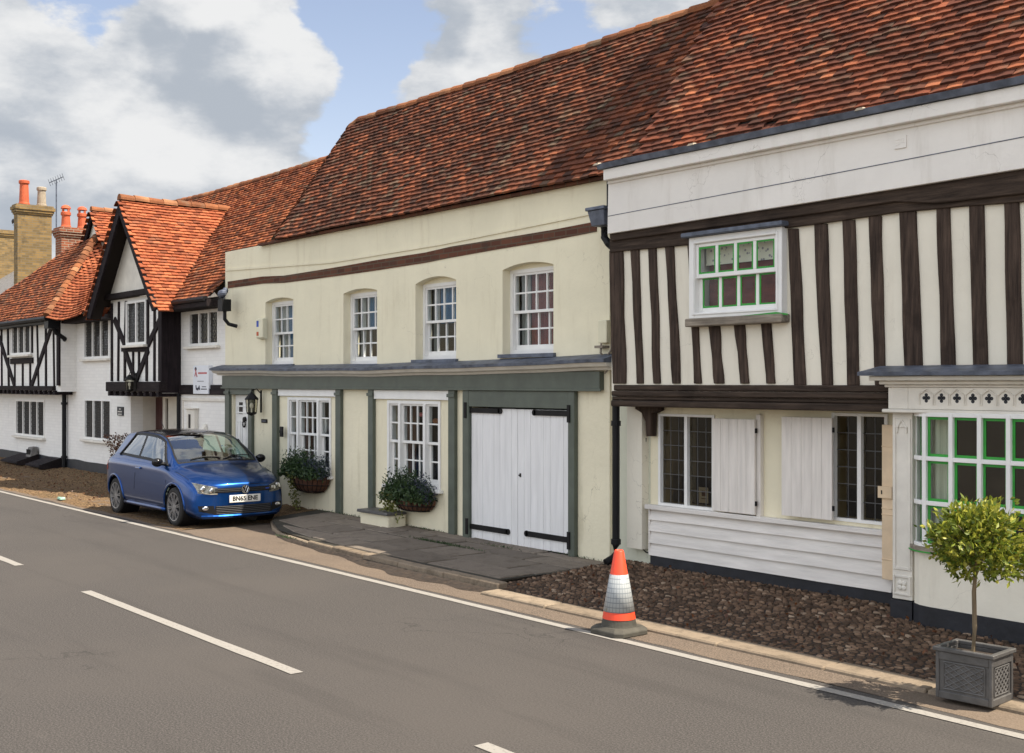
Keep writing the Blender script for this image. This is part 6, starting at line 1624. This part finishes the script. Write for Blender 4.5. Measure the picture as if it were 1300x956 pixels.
lantern(164.5, 488, WB2-.2, WB2-.081, 'black lantern on the dark jetty beam over the porch', 1.1)
# alarm box
x, _, z = P(329, 417, F-.1); al = thing('alarm_box', (x, F, z), 'cream burglar alarm box on the upper cream wall by the leftmost sash window', 'alarm box')
m = MB(); m.hexa([(x-.13,F-.1,z-.17),(x+.13,F-.1,z-.17),(x+.13,F,z-.2),(x-.13,F,z-.2),(x-.13,F-.1,z+.17),(x+.13,F-.1,z+.17),(x+.13,F,z+.2),(x-.13,F,z+.2)]); m.build('cover', M['box_cream'], al, bev=.012)
m = MB(); m.box(x-.1, x-.02, F-.103, F-.1005, z+.03, z+.14); m.build('blue_label', M['blue'], al); m = MB(); m.box(x-.1, x-.02, F-.103, F-.1005, z-.13, z-.06); m.build('red_label', M['pot'], al)
# junction box
x, _, z = P(767, 422, F-.06); jb = thing('junction_box', (x, F, z), 'cream cable junction box on the right end of the cream wall', 'junction box')
m = MB(); m.box(x-.1, x+.05, F-.07, F-.001, z-.13, z+.15); m.build('case', M['box_cream'], jb, bev=.008)
m = MB(); m.box(x-.11, x+.03, F-.12, F-.001, z-.19, z-.16); m.tube([(x-.03,F-.08,z-.13),(x-.02,F-.1,z-.25),(x+.04,F-.06,z-.32),(x+.12,F-.05,z-.2),(x+.13,F-.04,z+.4),(x+.12,F-.04,z+1.0)], .014, 6); m.tube([(x+.06,F-.04,z-.25),(x+.1,F-.05,z-.42),(x+.02,F-.07,z-.5)], .01, 6); m.build('cable', M['grey_wood'], jb)
# electricity socket on a pilaster and letter slot
x, _, z = P(356.5, 548, F-.07); lk = thing('wall_bracket', (x, F, z), 'small dark iron lock box on the sage pilaster left of the first ground floor window', 'bracket')
m = MB(); m.box(x-.01, x+.09, F-.09, F-.061, z-.09, z+.09); m.box(x+.02, x+.12, F-.11, F-.0905, z-.03, z+.03); m.build('case', M['iron'], lk, bev=.006)
x, _, z = P(335.5, 534.5, F-.01); lt = thing('letter_box', (x, F, z), 'small dark metal name plate on the cream panel right of the front door', 'plate')
m = MB(); m.box(x-.11, x+.11, F-.018, F-.001, z-.035, z+.035); m.build('plate', M['iron'], lt, bev=.006); m = MB(); m.box(x-.08, x+.08, F-.0205, F-.0185, z-.008, z+.008); m.build('slot', M['lead'], lt)
lt.name = 'name_plate'
# sign board on white house
sx0, sx1 = PX(245.5, WF-.07), PX(265, WF-.07); sz1, sz0 = PZ(255,464,WF-.07), PZ(255,500,WF-.07); SY = WF-.075
sg = thing('sign_board', ((sx0+sx1)/2, WF, sz0), 'white upright sign board with faded red and dark print on the white house', 'sign')
m = MB(); m.box(sx0, sx1, SY, SY+.02, sz0, sz1); m.box(sx1+.001, sx1+.03, SY-.01, WF-.001, sz0+.1, sz1); m.build('panel', M['sign_white'], sg)
sw, sh_ = sx1-sx0, sz1-sz0; m = MB(); zz = lambda f: sz0+sh_*f; xx = lambda f: sx0+sw*f
m.box(xx(.33), xx(.9), SY-.003, SY-.001, zz(.70), zz(.76))
m.tube([(xx(.12),SY-.002,zz(.62)),(xx(.2),SY-.002,zz(.8))], .012, 5); m.tube([(xx(.27),SY-.002,zz(.6)),(xx(.16),SY-.002,zz(.86))], .012, 5); m.build('red_print', M['sign_red'], sg)
m = MB(); m.ball((xx(.17),SY-.001,zz(.88)), .05, 8, 6, (1,.06,.8)); m.box(xx(.28), xx(.7), SY-.003, SY-.001, zz(.435), zz(.455)); m.tube([(xx(.2),SY-.002,zz(.3)),(xx(.23),SY-.002,zz(.15)),(xx(.3),SY-.002,zz(.2)),(xx(.32),SY-.002,zz(.13)),(xx(.42),SY-.002,zz(.28)),(xx(.44),SY-.002,zz(.14))], .014, 5)
m.box(xx(.58), xx(.85), SY-.003, SY-.001, zz(.235), zz(.265)); m.box(xx(.52), xx(.9), SY-.003, SY-.001, zz(.15), zz(.185)); m.build('dark_print', M['sign_dark'], sg)
# house plaque
x, _, z = P(152.7, 522, WF-.02); pq = thing('house_plaque', (x, WF, z), 'black house name plaque with three pale lines beside the porch', 'plaque')
m = MB(); m.box(x-.17, x+.17, WF-.03, WF-.001, z-.1, z+.1); m.build('panel', M['black'], pq)
m = MB()
for k, (a, b) in enumerate(((.35,.65),(.12,.88),(.15,.85))): m.box(x-.17+.34*a, x-.17+.34*b, WF-.033, WF-.0305, z+.05-.06*k-.014, z+.05-.06*k+.014)
m.build('worn_lettering', M['plaque_white'], pq)
# meter cabinet and tap on the white wall
x0, x1 = PX(239,WF-.05), PX(249,WF-.05); z1, z0 = PZ(244,519.5,WF), PZ(244,547,WF)
mc = thing('meter_cabinet', ((x0+x1)/2, WF, z0), 'white painted meter cabinet with a dark slot on the white passage wall', 'cabinet')
m = MB(); m.box(x0, x1, WF-.09, WF-.001, z0, z1); m.box(x0-.03, x1+.03, WF-.12, WF-.001, z1+.001, z1+.03); m.build('case', M['off_white'], mc, bev=.006)
m = MB(); m.box(x0+.1, x0+.2, WF-.094, WF-.0905, z0+.06, z1-.1); m.build('slot', M['room'], mc)
x, _, z = P(258.5, 544, WF-.05); tpb = thing('wall_vent', (x, WF, z), 'small white vent cowl on the passage wall right of the meter cabinet', 'vent')
m = MB(); m.hexa([(x-.1,WF-.12,z-.03),(x+.1,WF-.12,z-.03),(x+.1,WF-.001,z-.03),(x-.1,WF-.001,z-.03),(x-.06,WF-.03,z+.09),(x+.06,WF-.03,z+.09),(x+.06,WF-.001,z+.09),(x-.06,WF-.001,z+.09)]); m.build('cowl', M['off_white'], tpb, bev=.006)
# cellar flaps at the foot of the cottage wall
for k, (u0, u1, lab) in enumerate(((10,33,'sloping dark cellar flap nearer the left edge at the foot of the cottage wall'),(42,62,'sloping dark cellar flap beside the black drainpipe at the cottage wall'))):
    a, b = PX(u0,9.75), PX(u1,9.75); cf = thing('cellar_flap', ((a+b)/2, 9.9, .1), lab, 'cellar flap', 'cellar flaps at the foot of the cottage wall')
    m = MB(); n = 6
    for j in range(n):
        x0 = a+(b-a)*j/n; x1 = a+(b-a)*(j+1)/n-.012; m.hexa([(x0,9.55,.13),(x1,9.55,.13),(x1,WF-.032,.13),(x0,WF-.032,.13),(x0,9.55,.17),(x1,9.55,.17),(x1,WF-.032,.33),(x0,WF-.032,.33)])
    m.build('board', M['ebony'], cf)
    m = MB(); m.box(b-.02, b+.05, 9.5, WF-.034, .1, .16); m.hexa([(b-.01,9.5,.1),(b+.06,9.5,.1),(b+.06,WF-.034,.1),(b-.01,WF-.034,.1),(b-.01,9.5,.2),(b+.06,9.5,.2),(b+.06,WF-.034,.38),(b-.01,WF-.034,.38)]); m.build('kerb_frame', M['ebony_h'], cf)
x, _, z = P(37.5, 576, 9.9); bs = thing('iron_box', (x, 9.95, .3), 'small grey iron box standing on the plinth of the cottage wall', 'box')
m = MB(); m.hexa([(x-.2,9.85,.3),(x+.2,9.85,.3),(x+.2,10.06,.3),(x-.2,10.06,.3),(x-.18,9.92,.55),(x+.18,9.92,.55),(x+.18,10.06,.57),(x-.18,10.06,.57)]); m.build('case', M['slate'], bs, bev=.01)
for k in range(4): pass
m = MB()
for k in range(5): m.box(x-.15+.065*k, x-.12+.065*k, 9.862, 9.88, .36, .5)
m.build('grating', M['iron'], bs)
# russet shrub in a pot behind the car
xs_, ys_ = PX(152, 9.7), 9.72
sp = thing('potted_shrub', (xs_, ys_, .1), 'russet leaved shrub in a dark pot behind the car', 'shrub')
m = MB(); m.lathe([(.001,.08),(.17,.08),(.24,.45),(.26,.45),(.26,.5),(.22,.5),(.2,.42),(.001,.42)], (xs_,ys_,0), 20); m.build('pot', M['lead_planter'], sp, smooth=False)
m = MB(); rg = random.Random(8); pts = []
for k in range(900):
    a = rg.uniform(0,2*math.pi); h = rg.random(); r_ = (.12+.26*h)*math.sqrt(rg.random()); pts.append(((xs_+r_*math.cos(a), ys_+r_*math.sin(a), .48+.62*h+rg.uniform(-.05,.05)), Vector((math.cos(a)*.6, math.sin(a)*.6, .5))))
leaves(m, pts, .07, .03, rg); m.build('foliage', M['red_leaf'], sp, recalc=False)
# crushed carton
x, y = P(76, 631, 7.6)[0], 7.62; D_ = H*1500/(631-487); 
ct = MB(); ct.hexa([(-.12,-.04,.0),(.12,-.05,.0),(.13,.05,.0),(-.11,.05,.0),(-.1,-.03,.05),(.1,-.045,.04),(.12,.04,.055),(-.1,.045,.035)])
cto = ct.build('litter_carton', M['litter'], None, bev=.008); cto.location = (x, y, .02); tag(cto, 'crushed green and white carton lying on the rough verge by the road', 'litter')
# moss and weeds in the flagstone joints, countless blades
m = MB(); rg = random.Random(12)
for (x0, y0, n, sp_) in ((-13.1,9.31,240,.35),(-12.7,9.3,160,.3),(-14.9,8.02,90,.12),(-12.2,9.72,60,.3),(-16.6,9.93,120,.5),(-10.9,9.95,60,.3),(-14.2,9.93,60,.25)):
    pts = [((x0+rg.gauss(0,sp_), y0+rg.gauss(0,.018), pz(x0,y0)-.004), Vector((rg.uniform(-.5,.5),rg.uniform(-.5,.5),1.1))) for k in range(n)]
    leaves(m, pts, .04, .009, rg)
o = m.build('weeds', M['herb_leaf'], None, recalc=False); tag(o, 'low green weeds growing in the flagstone joints', 'weeds', kind='stuff')
# fallen leaves and scraps over cobbles and verge
m = MB(); rg = random.Random(21); pts = []
for k in range(260): x = rg.uniform(-10.1,-3); y = rg.uniform(8.0,10.0); pts.append(((x,y,cz(x,y)+.022), Vector((0,0,.1))))
for k in range(420): x = rg.uniform(-34,-21.3); y = rg.uniform(7.6,9.9); pts.append(((x,y,.05+.1*max(0,(y-8.9))), Vector((0,0,.2))))
leaves(m, pts, .05, .035, rg); o = m.build('fallen_leaves', M['red_leaf'], None, recalc=False); tag(o, 'dry fallen leaves scattered over cobbles and verge', 'leaves', kind='stuff')
